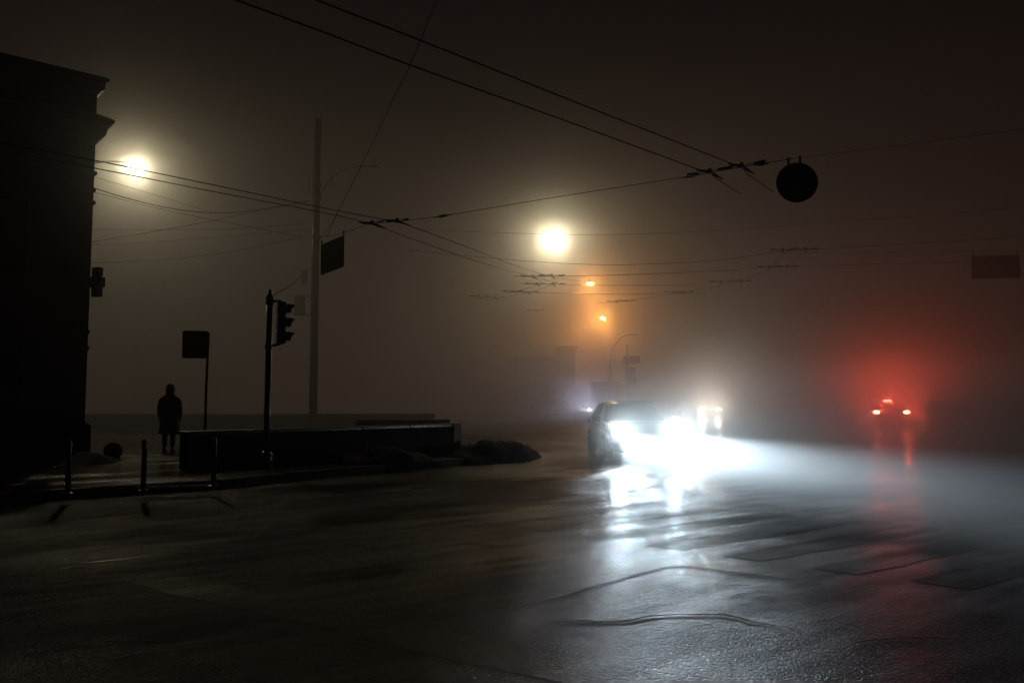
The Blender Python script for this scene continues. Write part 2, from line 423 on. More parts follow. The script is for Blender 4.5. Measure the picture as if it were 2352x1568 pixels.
# ------------------------------------------------------------------ bollards, sphere, grate, heaps
def bollard():
    t = thing('bollard', (0, 0, 0), 'x', 'bollard', group='thin post bollards along the kerb')
    bm = bmesh.new(); lathe(bm, [(.038, 0), (.038, .70), (.034, .735), (.02, .755), (.001, .76)], 16); obj('post', bm, M['metal'], t, True)
    bm = bmesh.new(); lathe(bm, [(.075, 0), (.075, .012), (.045, .02), (.04, .03)], 16); obj('base_plate', bm, M['metal'], t)
    return t
b0 = bollard()
bl = [((329, 1126), 'slim post bollard standing beside the round stone ball'), ((155, 1133), 'post bollard at the foot of the black corner building'), ((490, 1116), 'post bollard in front of the left end of near parapet')]
for i, ((x, y), lab) in enumerate(bl):
    p = H(x, y, KH)
    if i == 0: b0.location = p; b0['label'] = lab
    else: dup(b0, p, random.uniform(0, 3), lab)
sp = H(259, 1052, KH)
t = thing('stone_ball', sp, 'round stone ball bollard on the wet pavement by the building', 'stone ball')
bm = bmesh.new(); rr = .2
lathe(bm, [(math.sin(math.pi * k / 20) * rr, -math.cos(math.pi * k / 20) * rr + rr - .03) for k in range(3, 21)], 28)
obj('ball', bm, M['concrete'], t, True)
bm = bmesh.new(); lathe(bm, [(.15, 0), (.15, .02), (.11, .035)], 24); obj('base', bm, M['concrete'], t)

gp = H(405, 1117, KH)
t = thing('drain_grate', (gp.x, gp.y, KH + .004), 'slotted drain grate in the pavement beside the slim bollard', 'drain grate', rz=R(12))
bm = bmesh.new()
for k in range(23): box(bm, (-.55 + k * .05, 0, .004), (.026, .34, .010), R(8))
obj('grating', bm, M['galv'], t)
for s_ in (-1, 1):
    bm = bmesh.new(); box(bm, (0, .19 * s_, .006), (1.2, .03, .014)); obj('frame', bm, M['galv'], t)

def mound(name, pts, label, seed, base):
    """heap lofted along a ground line: pts = (x, y, halfwidth, height)"""
    bm = bmesh.new(); rings = []
    line = []
    for i in range(len(pts) - 1):
        for k in range(7):
            u = k / 7; a, b = pts[i], pts[i + 1]; u2 = u * u * (3 - 2 * u)
            line.append([a[j] * (1 - u) + b[j] * u for j in (0, 1)] + [a[j] * (1 - u2) + b[j] * u2 for j in (2, 3)])
    line.append(list(pts[-1]))
    n = len(line); K = 12
    for i, (x, y, w, h) in enumerate(line):
        a = Vector(line[max(i - 1, 0)][:2]); b = Vector(line[min(i + 1, n - 1)][:2]); t = (b - a).normalized(); nn = Vector((-t.y, t.x))
        ring = []
        for k in range(K + 1):
            s = -1 + 2 * k / K
            hh = h * max(0, 1 - s * s) ** .7
            p = Vector((x + nn.x * w * s, y + nn.y * w * s, 0))
            nz = noise.noise(Vector((p.x * 1.7, p.y * 1.7, seed))) * .35 + noise.noise(Vector((p.x * 6, p.y * 6, seed + 4))) * .22 + noise.noise(Vector((p.x * 17, p.y * 17, seed + 9))) * .1
            ring.append(bm.verts.new((p.x, p.y, base - .02 + max(0, hh * (1 + nz * 1.2)))))
        rings.append(ring)
    for i in range(n - 1):
        for k in range(K): bm.faces.new((rings[i][k], rings[i][k + 1], rings[i + 1][k + 1], rings[i + 1][k]))
    o = obj(name, bm, M['snow'], smooth=True)
    return tag(o, label, 'snow heap')
def G2(px, py): p = H(px, py); return (p.x, p.y)
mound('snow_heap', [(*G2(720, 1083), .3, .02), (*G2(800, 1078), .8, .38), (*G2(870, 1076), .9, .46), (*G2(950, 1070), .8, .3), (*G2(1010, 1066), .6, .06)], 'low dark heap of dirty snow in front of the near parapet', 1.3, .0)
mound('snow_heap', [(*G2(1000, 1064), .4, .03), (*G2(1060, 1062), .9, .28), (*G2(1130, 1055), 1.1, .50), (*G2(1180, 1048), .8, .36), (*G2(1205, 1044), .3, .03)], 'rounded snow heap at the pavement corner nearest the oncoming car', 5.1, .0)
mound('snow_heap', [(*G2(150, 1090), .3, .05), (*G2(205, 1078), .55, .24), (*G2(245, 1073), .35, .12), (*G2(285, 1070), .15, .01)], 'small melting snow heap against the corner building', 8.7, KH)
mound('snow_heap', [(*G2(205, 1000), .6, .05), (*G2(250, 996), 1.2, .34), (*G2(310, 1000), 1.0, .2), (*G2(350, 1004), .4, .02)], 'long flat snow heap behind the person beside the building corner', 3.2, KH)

# ------------------------------------------------------------------ person in hooded coat
pp_ = H(387, 1036, KH)
per = thing('person', pp_, 'person in a long dark hooded coat standing alone on the pavement', 'person', rz=R(10))
def skinned(name, verts, edges, radii, mat, parent, sub=2, root=0):
    me = bpy.data.meshes.new(name); me.from_pydata([Vector(v) for v in verts], edges, []); me.update()
    o = bpy.data.objects.new(name, me); C.objects.link(o); me.materials.append(mat); o.parent = parent
    sk = o.modifiers.new('skin', 'SKIN'); sk.use_smooth_shade = True
    for i, v in enumerate(me.skin_vertices[0].data):
        r = radii[i]; v.radius = (r, r) if isinstance(r, (int, float)) else r
        v.use_root = (i == root)
    ss = o.modifiers.new('sub', 'SUBSURF'); ss.levels = sub; ss.render_levels = sub
    return o
# body faces away (+Y)
V = [(0, 0, .93), (0, .01, 1.12), (0, .02, 1.30), (0, .01, 1.42), (0, .015, 1.50), (0, .03, 1.58), (0, .035, 1.66),
     (.17, .01, 1.38), (.235, -.01, 1.14), (.25, .05, .90), (.25, .08, .83),
     (-.17, .01, 1.38), (-.235, -.01, 1.14), (-.25, .04, .90), (-.25, .07, .83),
     (.09, 0, .86), (.095, .03, .48), (.09, -.02, .09), (.09, .07, .04),
     (-.09, 0, .86), (-.085, -.05, .48), (-.08, -.11, .09), (-.08, -.02, .04)]
E = [(0, 1), (1, 2), (2, 3), (3, 4), (4, 5), (5, 6), (3, 7), (7, 8), (8, 9), (9, 10), (3, 11), (11, 12), (12, 13), (13, 14), (0, 15), (15, 16), (16, 17), (17, 18), (0, 19), (19, 20), (20, 21), (21, 22)]
Rd = [(.16, .11), (.15, .11), (.17, .12), (.10, .09), .055, .085, .075, .065, .05, .04, .03, .065, .05, .04, .03, .085, .06, .042, .04, .085, .06, .042, .04]
skinned('body', V, E, Rd, M['skin'], per)
# face: nose, brow and ears sit under the hood
bm = bmesh.new(); 
tube(bm, [(0, .105, 1.625), (0, .135, 1.585), (0, .115, 1.575)], [.008, .014, .006], 6)
obj('nose', bm, M['skin'], per, True)
for s_ in (-1, 1):
    bm = bmesh.new(); tube(bm, [(.082 * s_, .02, 1.63), (.09 * s_, .015, 1.60), (.082 * s_, .02, 1.57)], [.008, .014, .006], 6); obj('ear', bm, M['skin'], per, True)
for s_ in (-1, 1):
    bm = bmesh.new(); lathe(bm, [(.001, 1.606), (.010, 1.609), (.012, 1.615), (.01, 1.621), (.001, 1.624)], 8, (.032 * s_, .11, 0)); obj('eye', bm, M['black'], per, True)
# trousers and shoes
skinned('trousers', [(0, 0, .92), (.09, 0, .84), (.095, .03, .48), (.09, -.02, .10), (-.09, 0, .84), (-.085, -.05, .48), (-.08, -.11, .10)],
        [(0, 1), (1, 2), (2, 3), (0, 4), (4, 5), (5, 6)], [(.17, .12), .10, .075, .066, .10, .075, .066], M['trousers'], per)
for x, y in ((.09, -.02), (-.08, -.11)):
    bm = bmesh.new()
    rings = []
    for yy, w, h in ((-.09, .028, .05), (-.06, .042, .085), (.0, .044, .10), (.07, .046, .075), (.14, .045, .055), (.185, .028, .035)):
        rings.append([bm.verts.new((x + w * math.cos(a), y + yy, max(.0, h / 2 + h / 2 * math.sin(a)))) for a in [2 * math.pi * k / 12 for k in range(12)]])
    for i in range(5):
        for k in range(12): bm.faces.new((rings[i][k], rings[i][(k + 1) % 12], rings[i + 1][(k + 1) % 12], rings[i + 1][k]))
    bm.faces.new(rings[0]); bm.faces.new(rings[-1]); obj('shoe', bm, M['shoe'], per, True)
# coat: lofted ellipse sections with folds, flared hem
bm = bmesh.new(); rings = []
secs = [(.44, .225, .185, -.01), (.47, .265, .20, -.01), (.60, .245, .185, -.005), (.80, .225, .17, 0), (.98, .205, .155, 0), (1.12, .205, .15, 0), (1.28, .225, .15, 0), (1.38, .215, .135, 0), (1.44, .15, .105, .0), (1.49, .085, .085, .01)]
for z, rx, ry, oy in secs:
    ring = []
    for k in range(40):
        a = 2 * math.pi * k / 40
        fold = 1 + (.055 * math.sin(a * 7 + z * 2) + .03 * math.sin(a * 13)) * max(0, (1.1 - z))
        skew = .03 * max(0, .9 - z)
        ring.append(bm.verts.new((rx * fold * math.cos(a) + skew, oy + ry * fold * math.sin(a), z)))
    rings.append(ring)
for i in range(len(rings) - 1):
    for k in range(40): bm.faces.new((rings[i][k], rings[i][(k + 1) % 40], rings[i + 1][(k + 1) % 40], rings[i + 1][k]))
coat = obj('coat', bm, M['coat'], per, True)
for s_ in (-1, 1):
    skinned('sleeve', [(.15 * s_, .01, 1.385), (.215 * s_, 0, 1.30), (.245 * s_, -.015, 1.12), (.258 * s_, .04, .90)], [(0, 1), (1, 2), (2, 3)], [.075, .08, .068, .056], M['coat'], coat)
# hood with a point at the back, open at the face
bm = bmesh.new(); rings = []
for z, r, oy in ((1.44, .135, 0), (1.50, .115, 0), (1.56, .122, .005), (1.62, .122, .01), (1.68, .108, .012), (1.725, .075, .005), (1.75, .03, -.005), (1.755, .004, -.01)):
    rings.append([bm.verts.new((r * .92 * math.cos(a), oy + r * 1.08 * math.sin(a), z)) for a in [R(128) + R(284) * k / 22 for k in range(23)]])
for i in range(len(rings) - 1):
    for k in range(22): bm.faces.new((rings[i][k], rings[i][k + 1], rings[i + 1][k + 1], rings[i + 1][k]))
hood = obj('hood', bm, M['coat'], per, True)
sm = hood.modifiers.new('thick', 'SOLIDIFY'); sm.thickness = .012
# hands: palm with five separate curled fingers
for s_ in (-1, 1):
    hx, hy, hz = .258 * s_, .055, .875
    vv = [(hx, hy, hz), (hx, hy + .01, hz - .05), (hx, hy + .015, hz - .085)]; ee = [(0, 1), (1, 2)]; rr_ = [(.022, .016), (.032, .014), (.034, .012)]
    skinned('hand', vv, ee, rr_, M['skin'], per, 1)
    for k, (dy, ln) in enumerate(((-.027, .055), (-.009, .068), (.009, .075), (.027, .068))):
        bm = bmesh.new(); tube(bm, [(hx, hy + .015 + dy, hz - .085), (hx - .004 * s_, hy + .018 + dy, hz - .085 - ln * .45), (hx - .016 * s_, hy + .02 + dy, hz - .085 - ln * .8), (hx - .03 * s_, hy + .02 + dy, hz - .085 - ln)], [.009, .0085, .008, .006], 8); obj('finger', bm, M['skin'], per, True)
    bm = bmesh.new(); tube(bm, [(hx, hy + .03, hz - .03), (hx - .012 * s_, hy + .06, hz - .065), (hx - .018 * s_, hy + .068, hz - .095)], [.011, .0105, .008], 8); obj('thumb', bm, M['skin'], per, True)

# ------------------------------------------------------------------ square sign on a post
p = P(471, 985, 20.2)
t = thing('road_sign', (p.x, p.y, KH), 'square sign board on a thin pole left of the traffic light', 'road sign', rz=R(14))
bm = bmesh.new(); tube(bm, [(0, 0, 0), (.0, 0, 1.6), (.02, 0, 3.03)], .032, 12); obj('pole', bm, M['galv'], t, True)
bm = bmesh.new(); plate_xz(bm, rrect(.62, .70, .05), .012, (-.28, -.045, 2.72)); obj('sign_plate', bm, M['signback'], t)
for z in (2.5, 2.94):
    bm = bmesh.new(); box(bm, (-.26, -.018, z), (.56, .03, .035)); tube(bm, [(0, 0, z - .02), (0, 0, z + .02)], .045, 12); obj('bracket', bm, M['metal'], t)

# ------------------------------------------------------------------ traffic light
tp = P(613, 1000, 15.8)
t = thing('traffic_light', (tp.x, tp.y, KH), 'three lamp traffic light seen from the side on its own pole', 'traffic light', rz=R(0))
TH_ = 3.42
bm = bmesh.new(); tube(bm, [(0, 0, 0), (0, 0, 1.2), (0, 0, TH_ - .03)], .062, 16); obj('pole', bm, M['metal'], t, True)
bm = bmesh.new(); lathe(bm, [(.075, TH_ - .10), (.085, TH_ - .07), (.075, TH_ - .03), (.035, TH_ + .02), (.03, TH_ + .10), (.012, TH_ + .12)], 16); obj('pole_cap', bm, M['metal'], t, True)
bm = bmesh.new(); lathe(bm, [(.13, 0), (.13, .25), (.10, .30), (.064, .33)], 16); obj('base', bm, M['metal'], t, True)
hx0 = .26; topz = TH_ - .14; hr = R(24)
hd = bpy.data.objects.new('signal_head', None)
def head_mesh():
    bm = bmesh.new()
    for k in range(3):
        box(bm, (.0, 0, topz - .14 - .28 * k), (.17, .30, .272), 0, .03)
    box(bm, (-.02, 0, topz - .42), (.11, .27, .84), 0, .01)
    mt = Matrix.Translation((hx0 - .02, .0, 0)) @ Matrix.Rotation(hr, 4, 'Z')
    for v in bm.verts: v.co = mt @ v.co
    return bm, mt
bm, mt = head_mesh(); hd = obj('signal_head', bm, M['black'], t)
for k in range(3):
    zc = topz - .14 - .28 * k
    bm = bmesh.new()
    # tunnel visor open at the lower side
    seg = 18; r0 = .115; ri = []
    for xx, dz in ((.07, 0), (.17, -.004), (.27, -.02)):
        ring = []
        for q in range(seg + 1):
            a = R(-35) + R(250) * q / seg
            cut = 1 if xx < .2 else .0
            xq = xx if xx < .2 else xx - .10 * (1 - math.sin(max(0, min(math.pi, a)))) 
            ring.append(bm.verts.new(mt @ Vector((xq, r0 * math.cos(a), zc + dz + r0 * math.sin(a)))))
        ri.append(ring)
    for i in range(2):
        for q in range(seg): bm.faces.new((ri[i][q], ri[i][q + 1], ri[i + 1][q + 1], ri[i + 1][q]))
    v_ = obj('visor', bm, M['black'], hd, True); so = v_.modifiers.new('th', 'SOLIDIFY'); so.thickness = .006
    bm = bmesh.new(); tube(bm, [mt @ Vector((.086, 0, zc)), mt @ Vector((.098, 0, zc))], [.10, .09], 20); obj('lens', bm, M['lens'], hd, True)
for zz in (topz + .02, topz - .86):
    bm = bmesh.new(); tube(bm, [(0, 0, zz - .03), (.10, .02, zz), (.22, .04, zz + (.0 if zz > 3 else .03))], .028, 8)
    tube(bm, [(0, 0, zz - .08), (0, 0, zz + .02)], .078, 14)
    obj('bracket', bm, M['metal'], t)

# ------------------------------------------------------------------ overhead poles and wires
def wire(name, pts, rad, label, cat='wire', group=None, sub=8, mat=None):
    bm = bmesh.new(); tube(bm, smoothline(pts, sub), rad, 6); o = obj(name, bm, mat or M['wire'], smooth=True)
    return tag(o, label, cat, group)
ZC = 5.6
def W(pts, z): return [H(x, y, z) for x, y in pts]
# mast behind the junction
MY = 33.0
mb = P(719, 950, MY); mtp = P(719, 274, MY)
mast = thing('overhead_line_mast', (mb.x, mb.y, KH), 'tall grey steel mast holding the overhead wires with boxes on it', 'mast')
mh = mtp.z - KH
bm = bmesh.new(); tube(bm, [(0, 0, 0), (0, 0, mh * .5), (0, 0, mh)], [.17, .15, .12], 20); obj('pole', bm, M['galv'], mast, True)
bm = bmesh.new(); tube(bm, [(-.14, .1, mh * .12), (-.15, .1, mh * .6), (-.13, .1, mh - .1)], .055, 10); obj('conduit', bm, M['metal'], mast, True)
bm = bmesh.new(); lathe(bm, [(.30, 0), (.30, .3), (.24, .38), (.2, .42)], 20); obj('base', bm, M['galv'], mast, True)
def mloc(px, py): q = P(px, py, MY); return (q.x - mb.x, 0, q.z - KH)
a = mloc(691, 702); bm = bmesh.new(); box(bm, (a[0], -.12, a[2]), (.46, .2, .84), 0, .02); bx_ = obj('control_box', bm, M['metal'], mast)
for dz in (-.40, .38):
    bm = bmesh.new(); box(bm, (a[0] + .28, -.08, a[2] + dz), (.3, .04, .04)); obj('bracket', bm, M['metal'], bx_)
a = mloc(700, 638); bm = bmesh.new(); box(bm, (a[0], -.1, a[2]), (.26, .16, .56), 0, .02); obj('control_box', bm, M['metal'], mast)
for py in (425, 452, 545):
    bm = bmesh.new(); a = mloc(719, py); tube(bm, [(0, 0, a[2] - .06), (0, 0, a[2] + .06)], .185, 16); obj('clamp_band', bm, M['galv'], mast)
arm = [Vector(mloc(x, y)) + Vector((0, .3, 0)) for x, y in ((727, 455), (742, 425), (765, 400), (800, 382), (850, 376))]
bm = bmesh.new(); tube(bm, smoothline(arm, 5), .018, 8); ar = obj('lamp_arm', bm, M['galv'], mast, True)
bm = bmesh.new(); e = arm[-1]; box(bm, (e.x + .12, e.y, e.z - .01), (.4, .16, .08), 0, .03); obj('luminaire', bm, M['metal'], ar)
bm = bmesh.new(); a = Vector(mloc(760, 400)); tube(bm, [a + Vector((0, .3, 0)), a + Vector((0, .3, -.5))], .014, 8); obj('hanging_rod', bm, M['galv'], ar)
for px in (713, 722):
    bm = bmesh.new(); a = Vector(mloc(px, 400)); tube(bm, [a + Vector((0, -.2, 0)), a + Vector((0, -.2, -.9))], .012, 6); obj('guide_rod', bm, M['galv'], mast)

# span wire 1, from the mast to far beyond the right edge
ZS = 5.75
span1 = [Vector((mb.x, MY - .18, P(719, 546, MY).z)), P(760, 541, 22.2), P(795, 533, 21.4), P(855, 514, 20.3), P(912, 509, 19.6), P(1015, 496, 18.6), P(1270, 454, 17), P(1570, 407, 15.6), P(1630, 397, 15.2), P(1703, 384, 14.9), P(1840, 362, 14.4), P(2100, 330, 13.6), P(2500, 276, 12.6)]
n_ = (len(span1) - 1) * 8 + 1
wire('span_wire', span1, [.0072 if i < n_ * .82 else .0035 for i in range(n_)], 'span wire from the grey mast carrying square and round sign', group='span wires over the junction')

def hanger(pos, cdir, sdir, label, big=1., near=True):
    """clamp holding a contact wire under a span wire: tapered runner, saddle, two insulators along the span"""
    t = thing('wire_hanger', pos, label, 'wire hanger', group='contact wire hangers')
    cd = Vector(cdir).normalized(); sdv = Vector(sdir).normalized()
    bm = bmesh.new(); L_ = .46 * big
    tube(bm, [-cd * L_ + Vector((0, 0, -.035)), -cd * L_ * .5 + Vector((0, 0, -.01)), Vector((0, 0, .02)), cd * L_ * .5 + Vector((0, 0, -.01)), cd * L_ + Vector((0, 0, -.035))], [.014, .026, .034, .026, .012], 8)
    obj('runner', bm, M['wire'], t, True)
    bm = bmesh.new(); lathe(bm, [(.05, -.02), (.062, .02), (.045, .06), (.03, .085), (.012, .10)], 10); obj('saddle', bm, M['insul'], t, True)
    for s_ in (-1, 1):
        bm = bmesh.new(); o_ = sdv * s_
        for dz in (.02, -.015): tube(bm, [o_ * .04 + Vector((0, 0, dz + .01)), o_ * .22 * big + Vector((0, 0, dz + .025))], .009, 6)
        tube(bm, [o_ * .22 * big + Vector((0, 0, .03)), o_ * .27 * big + Vector((0, 0, .032)), o_ * .42 * big + Vector((0, 0, .038)), o_ * .46 * big + Vector((0, 0, .04))], [.012, .03, .03, .012], 8)
        obj('insulator', bm, M['insul'], t, True)
    return t
# near pair of contact wires (over the camera to the right)
cdA = (W([(1630, 398)], ZC)[0] - W([(940, 152)], ZC)[0])
A1 = [H(540, 0, ZC) - cdA * 1.2, H(540, 0, ZC + .02), H(940, 149, ZC - .02), H(1300, 278, ZC - .02), P(1595, 386, 14.9), P(1630, 399, 15.2)]
A2 = [H(725, 0, ZC) - cdA * 1.2, H(725, 0, ZC + .02), H(960, 91, ZC - .02), H(1390, 262, ZC - .02), P(1673, 373, 14.6), P(1703, 386, 14.9)]
A1 += [P(1650, 413, 15.9), P(1700, 445, 18)]; A2 += [P(1722, 403, 15.7), P(1775, 440, 18)]
wire('contact_wire', A1, .0095, 'lower of the two wires slanting down to the round sign', group='trolley contact wires')
wire('contact_wire', A2, .0095, 'upper of the two wires slanting down to the round sign', group='trolley contact wires')
sdir1 = P(1703, 384, 14.9) - P(1630, 397, 15.2)
hanger(P(1630, 397, 15.2), cdA, sdir1, 'wire hanger left of the round sign, farther from it')
hanger(P(1703, 384, 14.9), cdA, sdir1, 'wire hanger next to the round sign')
# turning pair of contact wires
B1 = [P(-300, 268, 11.5), P(0, 328, 12.6), P(210, 367, 13.9), P(500, 427, 16.1), P(740, 477, 18.2), P(870, 502, 19.4), P(912, 511, 19.6), P(950, 522, 20.5), P(1080, 570, 23.5), P(1190, 612, 27), P(1267, 635, 30), P(1330, 645, 34)]
B2 = [P(-300, 292, 11.9), P(0, 348, 13.1), P(210, 385, 14.4), P(500, 442, 16.8), P(740, 488, 18.9), P(820, 506, 19.9), P(855, 516, 20.3), P(900, 532, 21.5), P(1030, 578, 25), P(1120, 608, 27.6), P(1225, 636, 30), P(1300, 655, 38)]
wire('contact_wire', B1, .0095, 'upper of the paired wires crossing in front of the left lamp glow', group='trolley contact wires')
wire('contact_wire', B2, .0095, 'lower of the paired wires crossing below the left lamp glow', group='trolley contact wires')
cdB = P(950, 522, 20.5) - P(740, 477, 18.2)
sdir2 = P(912, 509, 19.6) - P(855, 514, 20.3)
hanger(P(855, 514, 20.3), cdB, sdir2, 'wire hanger nearest the hanging square board')
hanger(P(912, 509, 19.6), cdB, sdir2, 'wire hanger second from the hanging square board')
# turnbuckles in the span
def turnbuckle(a, b, label):
    t = thing('span_insulator', a, label, 'insulator', group='insulators in the span wire')
    d = b - a; bm = bmesh.new(); tube(bm, [d * 0, d * .15, d * .3, d * .7, d * .85, d], [.01, .022, .034, .034, .022, .01], 10); obj('insulator', bm, M['insul'], t, True)
    bm = bmesh.new(); tube(bm, [d * -.25, d * 0], .013, 6); tube(bm, [d, d * 1.25], .013, 6); obj('eye_bolt', bm, M['galv'], t)
turnbuckle(P(1003, 498.5, 18.7), P(1030, 494, 18.5), 'small insulator in span wire between lamp glow and square board')
turnbuckle(P(1575, 407, 15.6), P(1600, 402.5, 15.4), 'span insulator just left of the round sign hangers')
turnbuckle(P(1738, 379.5, 14.75), P(1760, 376, 14.7), 'span insulator between the last hanger and round sign')
# hanging square board
sa = P(741, 546, 22.2); sb = P(787, 537, 21.5)
d = sb - sa; ctr = (P(741, 627, 22.2) + P(790, 553, 21.5)) / 2; ctr = P(763, 587, 21.8)
t = thing('hanging_sign', ctr, 'dark square sign board hung from the span wire beside mast', 'hanging sign', rz=math.atan2(d.y, d.x))
w_ = Vector((d.x, d.y, 0)).length * 1.12
bm = bmesh.new(); pl = rrect(w_, .86, .05)
plate_xz(bm, pl, .03)
for v in bm.verts: v.co.z += v.co.x * .10
obj('sign_plate', bm, M['signback'], t)
for x in (-w_ / 2 + .02, w_ / 2 - .02):
    bm = bmesh.new(); tube(bm, [(x, 0, .34 + x * .1), (x, 0, .56 + x * .1)], .022, 8); obj('hanger_strap', bm, M['metal'], t)
# round sign
rc = P(1830, 420, 14.45)
t = thing('hanging_sign', rc, 'round dark sign disc hung from the span wire at upper right', 'hanging sign', rz=R(-8))
bm = bmesh.new(); pts_ = [(.365 * math.cos(2 * math.pi * k / 48), .365 * math.sin(2 * math.pi * k / 48)) for k in range(48)]
plate_xz(bm, pts_, .03); obj('sign_disc', bm, M['signback'], t)
bm = bmesh.new()
for k in range(48):
    pass
tube(bm, [Vector((x * 1.0, -.018, z * 1.0)) for x, z in pts_ + pts_[:1]], .011, 6, cap=False); obj('rim', bm, M['metal'], t, True)
for x, z in ((-.14, .40), (.065, .42)):
    bm = bmesh.new(); box(bm, (x, 0, z), (.045, .035, .16), 0, .004); obj('hanger_strap', bm, M['metal'], t)

# faint board far right
fc = P(2287, 613, 36)
t = thing('hanging_sign', fc, 'faint wide rectangular sign hanging in fog at the right edge', 'hanging sign', rz=R(-6))
bm = bmesh.new(); plate_xz(bm, rrect(2.08, 1.04, .05), .05); obj('sign_plate', bm, M['signback'], t)
for x in (-.95, .95):
    bm = bmesh.new(); tube(bm, [(x, 0, .5), (x, 0, .75)], .025, 6); obj('hanger_strap', bm, M['metal'], t)
wire('span_wire', [P(1790, 580, 37), P(2100, 580, 36.5), P(2287, 576, 36), P(2600, 560, 35)], .006, 'span wire carrying the faint wide sign at right', group='span wires over the junction')

# guy wire from the top of the frame to the square board
wire('guy_wire', [P(1010, -30, 12), P(1003, 0, 12.4), P(942, 150, 14.2), P(905, 225, 15.6), P(845, 350, 18.2), P(775, 490, 21.5), P(750, 546, 22.4)], .008, 'guy wire climbing steeply from the square board to frame top', 'wire')
wire('guy_wire', [P(835, 372, 31.5), P(790, 460, 31.8), P(757, 520, 32.8), P(727, 560, 33)], .010, 'short guy wire from lamp arm down to the grey mast', 'wire')
# more distant spans and cables
far = [
    ([(960, 528, 38), (1100, 533, 37.6), (1273, 538, 37.2), (1370, 539, 37.5), (1500, 536, 38), (1700, 527, 39), (1900, 512, 41), (2300, 480, 44), (2800, 430, 46)], .011, 'span wire passing through the bright middle lamp'),
    ([(940, 575, 33), (1180, 597, 32), (1300, 605, 31.5), (1400, 608, 31.5), (1500, 606, 31.5), (1620, 600, 31.5), (1720, 588, 31.5), (1795, 577, 31.5), (1880, 572, 31.5), (2080, 560, 32), (2500, 535, 33), (2900, 500, 34)], .0085, 'long sagging span wire just below the bright middle lamp'),
    ([(1180, 634, 30), (1290, 634, 30), (1400, 632, 30), (1540, 627, 31), (1700, 620, 33)], .010, 'span wire continuing right from topmost far hangers'),
    ([(1200, 652, 33), (1290, 653, 33), (1360, 655, 34), (1600, 655, 36)], .010, 'span wire at the height of the upper orange lamp'),
    ([(1150, 668, 36), (1245, 672, 36), (1400, 675, 37), (1620, 673, 38)], .010, 'thin span wire just below the upper orange lamp'),
    ([(1370, 697, 44), (1430, 692, 43), (1560, 672, 41), (1690, 647, 38), (1770, 614, 35), (1810, 575, 32)], .009, 'contact wire running back under the right hand hangers'),
    ([(1320, 750, 85), (1344, 754, 84), (1400, 762, 82), (1500, 770, 80)], .022, 'far wire through the small lower orange lamp'),
    ([(100, 385, 24), (205, 404, 24.5), (330, 440, 25.5), (480, 485, 27)], .005, 'very thin wire right under the left lamp glow'),
    ([(120, 400, 22), (210, 430, 22.5), (290, 455, 23), (390, 478, 23.6), (500, 489, 24.4), (600, 481, 28.5), (712, 460, 33)], .011, 'thick sagging cable from building to mast below left lamp'),
    ([(120, 415, 26), (210, 440, 26.5), (400, 487, 28), (600, 526, 30), (700, 545, 31)], .009, 'straight wire descending from building past sagging cable'),
    ([(150, 568, 27), (210, 556, 27), (420, 520, 26), (610, 481, 29), (712, 462, 33)], .008, 'wire rising from the building edge up to the mast'),
    ([(100, 527, 30), (210, 527, 30), (420, 527, 30), (560, 524, 30), (700, 514, 30)], .008, 'level wire across the glow beneath left lamp'),
    ([(100, 570, 32), (215, 563, 32), (400, 552, 32), (560, 540, 32), (712, 525, 32)], .007, 'faint slightly rising wire below the level one'),
    ([(100, 606, 30), (215, 604, 30), (420, 592, 30), (560, 573, 30), (690, 545, 30)], .008, 'lowest faint wire between the building and mast'),
]
for pts, rad, lab in far:
    wire('overhead_wire', [P(*q) for q in pts], rad, lab, group='distant overhead wires')
wire('feed_cable', [P(620, 690, 15.8), P(624, 682, 16), P(640, 671, 17), P(668, 655, 20), P(690, 636, 27), P(706, 618, 32.7)], .010, 'cable curving from the traffic light top to mast', 'cable')
# distant hangers
hp = [(1225, 636, 30, 'far hanger in upper row, left of a pair under middle lamp'), (1267, 634, 30, 'far hanger in upper row, right of a pair under middle lamp'),
      (1233, 653, 33, 'far hanger in second row, left one under middle lamp'), (1270, 653, 33, 'far hanger in second row, right one under middle lamp'),
      (1180, 670, 36, 'far hanger in third row, left one'), (1213, 672, 36, 'far hanger in third row, right one'),
      (1100, 681, 40, 'faint hanger leftmost of the distant row'), (1138, 684, 40, 'faint hanger second from left in distant row'),
      (1415, 693, 43, 'far hanger between the two orange lamps, left one'), (1438, 691, 43, 'far hanger between the two orange lamps, right one'),
      (1230, 713, 46, 'lowest faint hanger below the third row'), (1548, 671, 41, 'faint hanger right of upper orange lamp, left one'), (1572, 672, 41, 'faint hanger right of upper orange lamp, right one'),
      (1655, 648, 38, 'faint hanger midway to the right pairs, left one'), (1702, 646, 38, 'faint hanger midway to the right pairs, right one'),
      (1797, 575, 31.5, 'upper hanger of the right far group, left one'), (1850, 573, 31.5, 'upper hanger of the right far group, right one'),
      (1766, 614, 35, 'lower hanger of the right far group, left one'), (1808, 613, 35, 'lower hanger of the right far group, right one')]
for x, y, Y, lab in hp:
    hanger(P(x, y, Y), (.35, 1, 0), (1, .02, 0), lab, 1.1)
wire('overhead_wire', [P(1797, 578, 31.5), P(1782, 600, 33.5), P(1766, 613, 35)], .009, 'wire link joining left hangers of right far group', group='distant overhead wires')
wire('overhead_wire', [P(1850, 576, 31.5), P(1828, 598, 33.5), P(1808, 612, 35)], .009, 'wire link joining right hangers of right far group', group='distant overhead wires')
wire('overhead_wire', [P(1225, 638, 30), P(1240, 650, 33), P(1180, 670, 36), P(1100, 684, 40)], .008, 'curving contact wire dropping left from far hangers', group='distant overhead wires')
wire('overhead_wire', [P(1267, 636, 30), P(1276, 650, 33), P(1213, 672, 36), P(1138, 686, 40)], .008, 'curving contact wire dropping left, the right hand one', group='distant overhead wires')
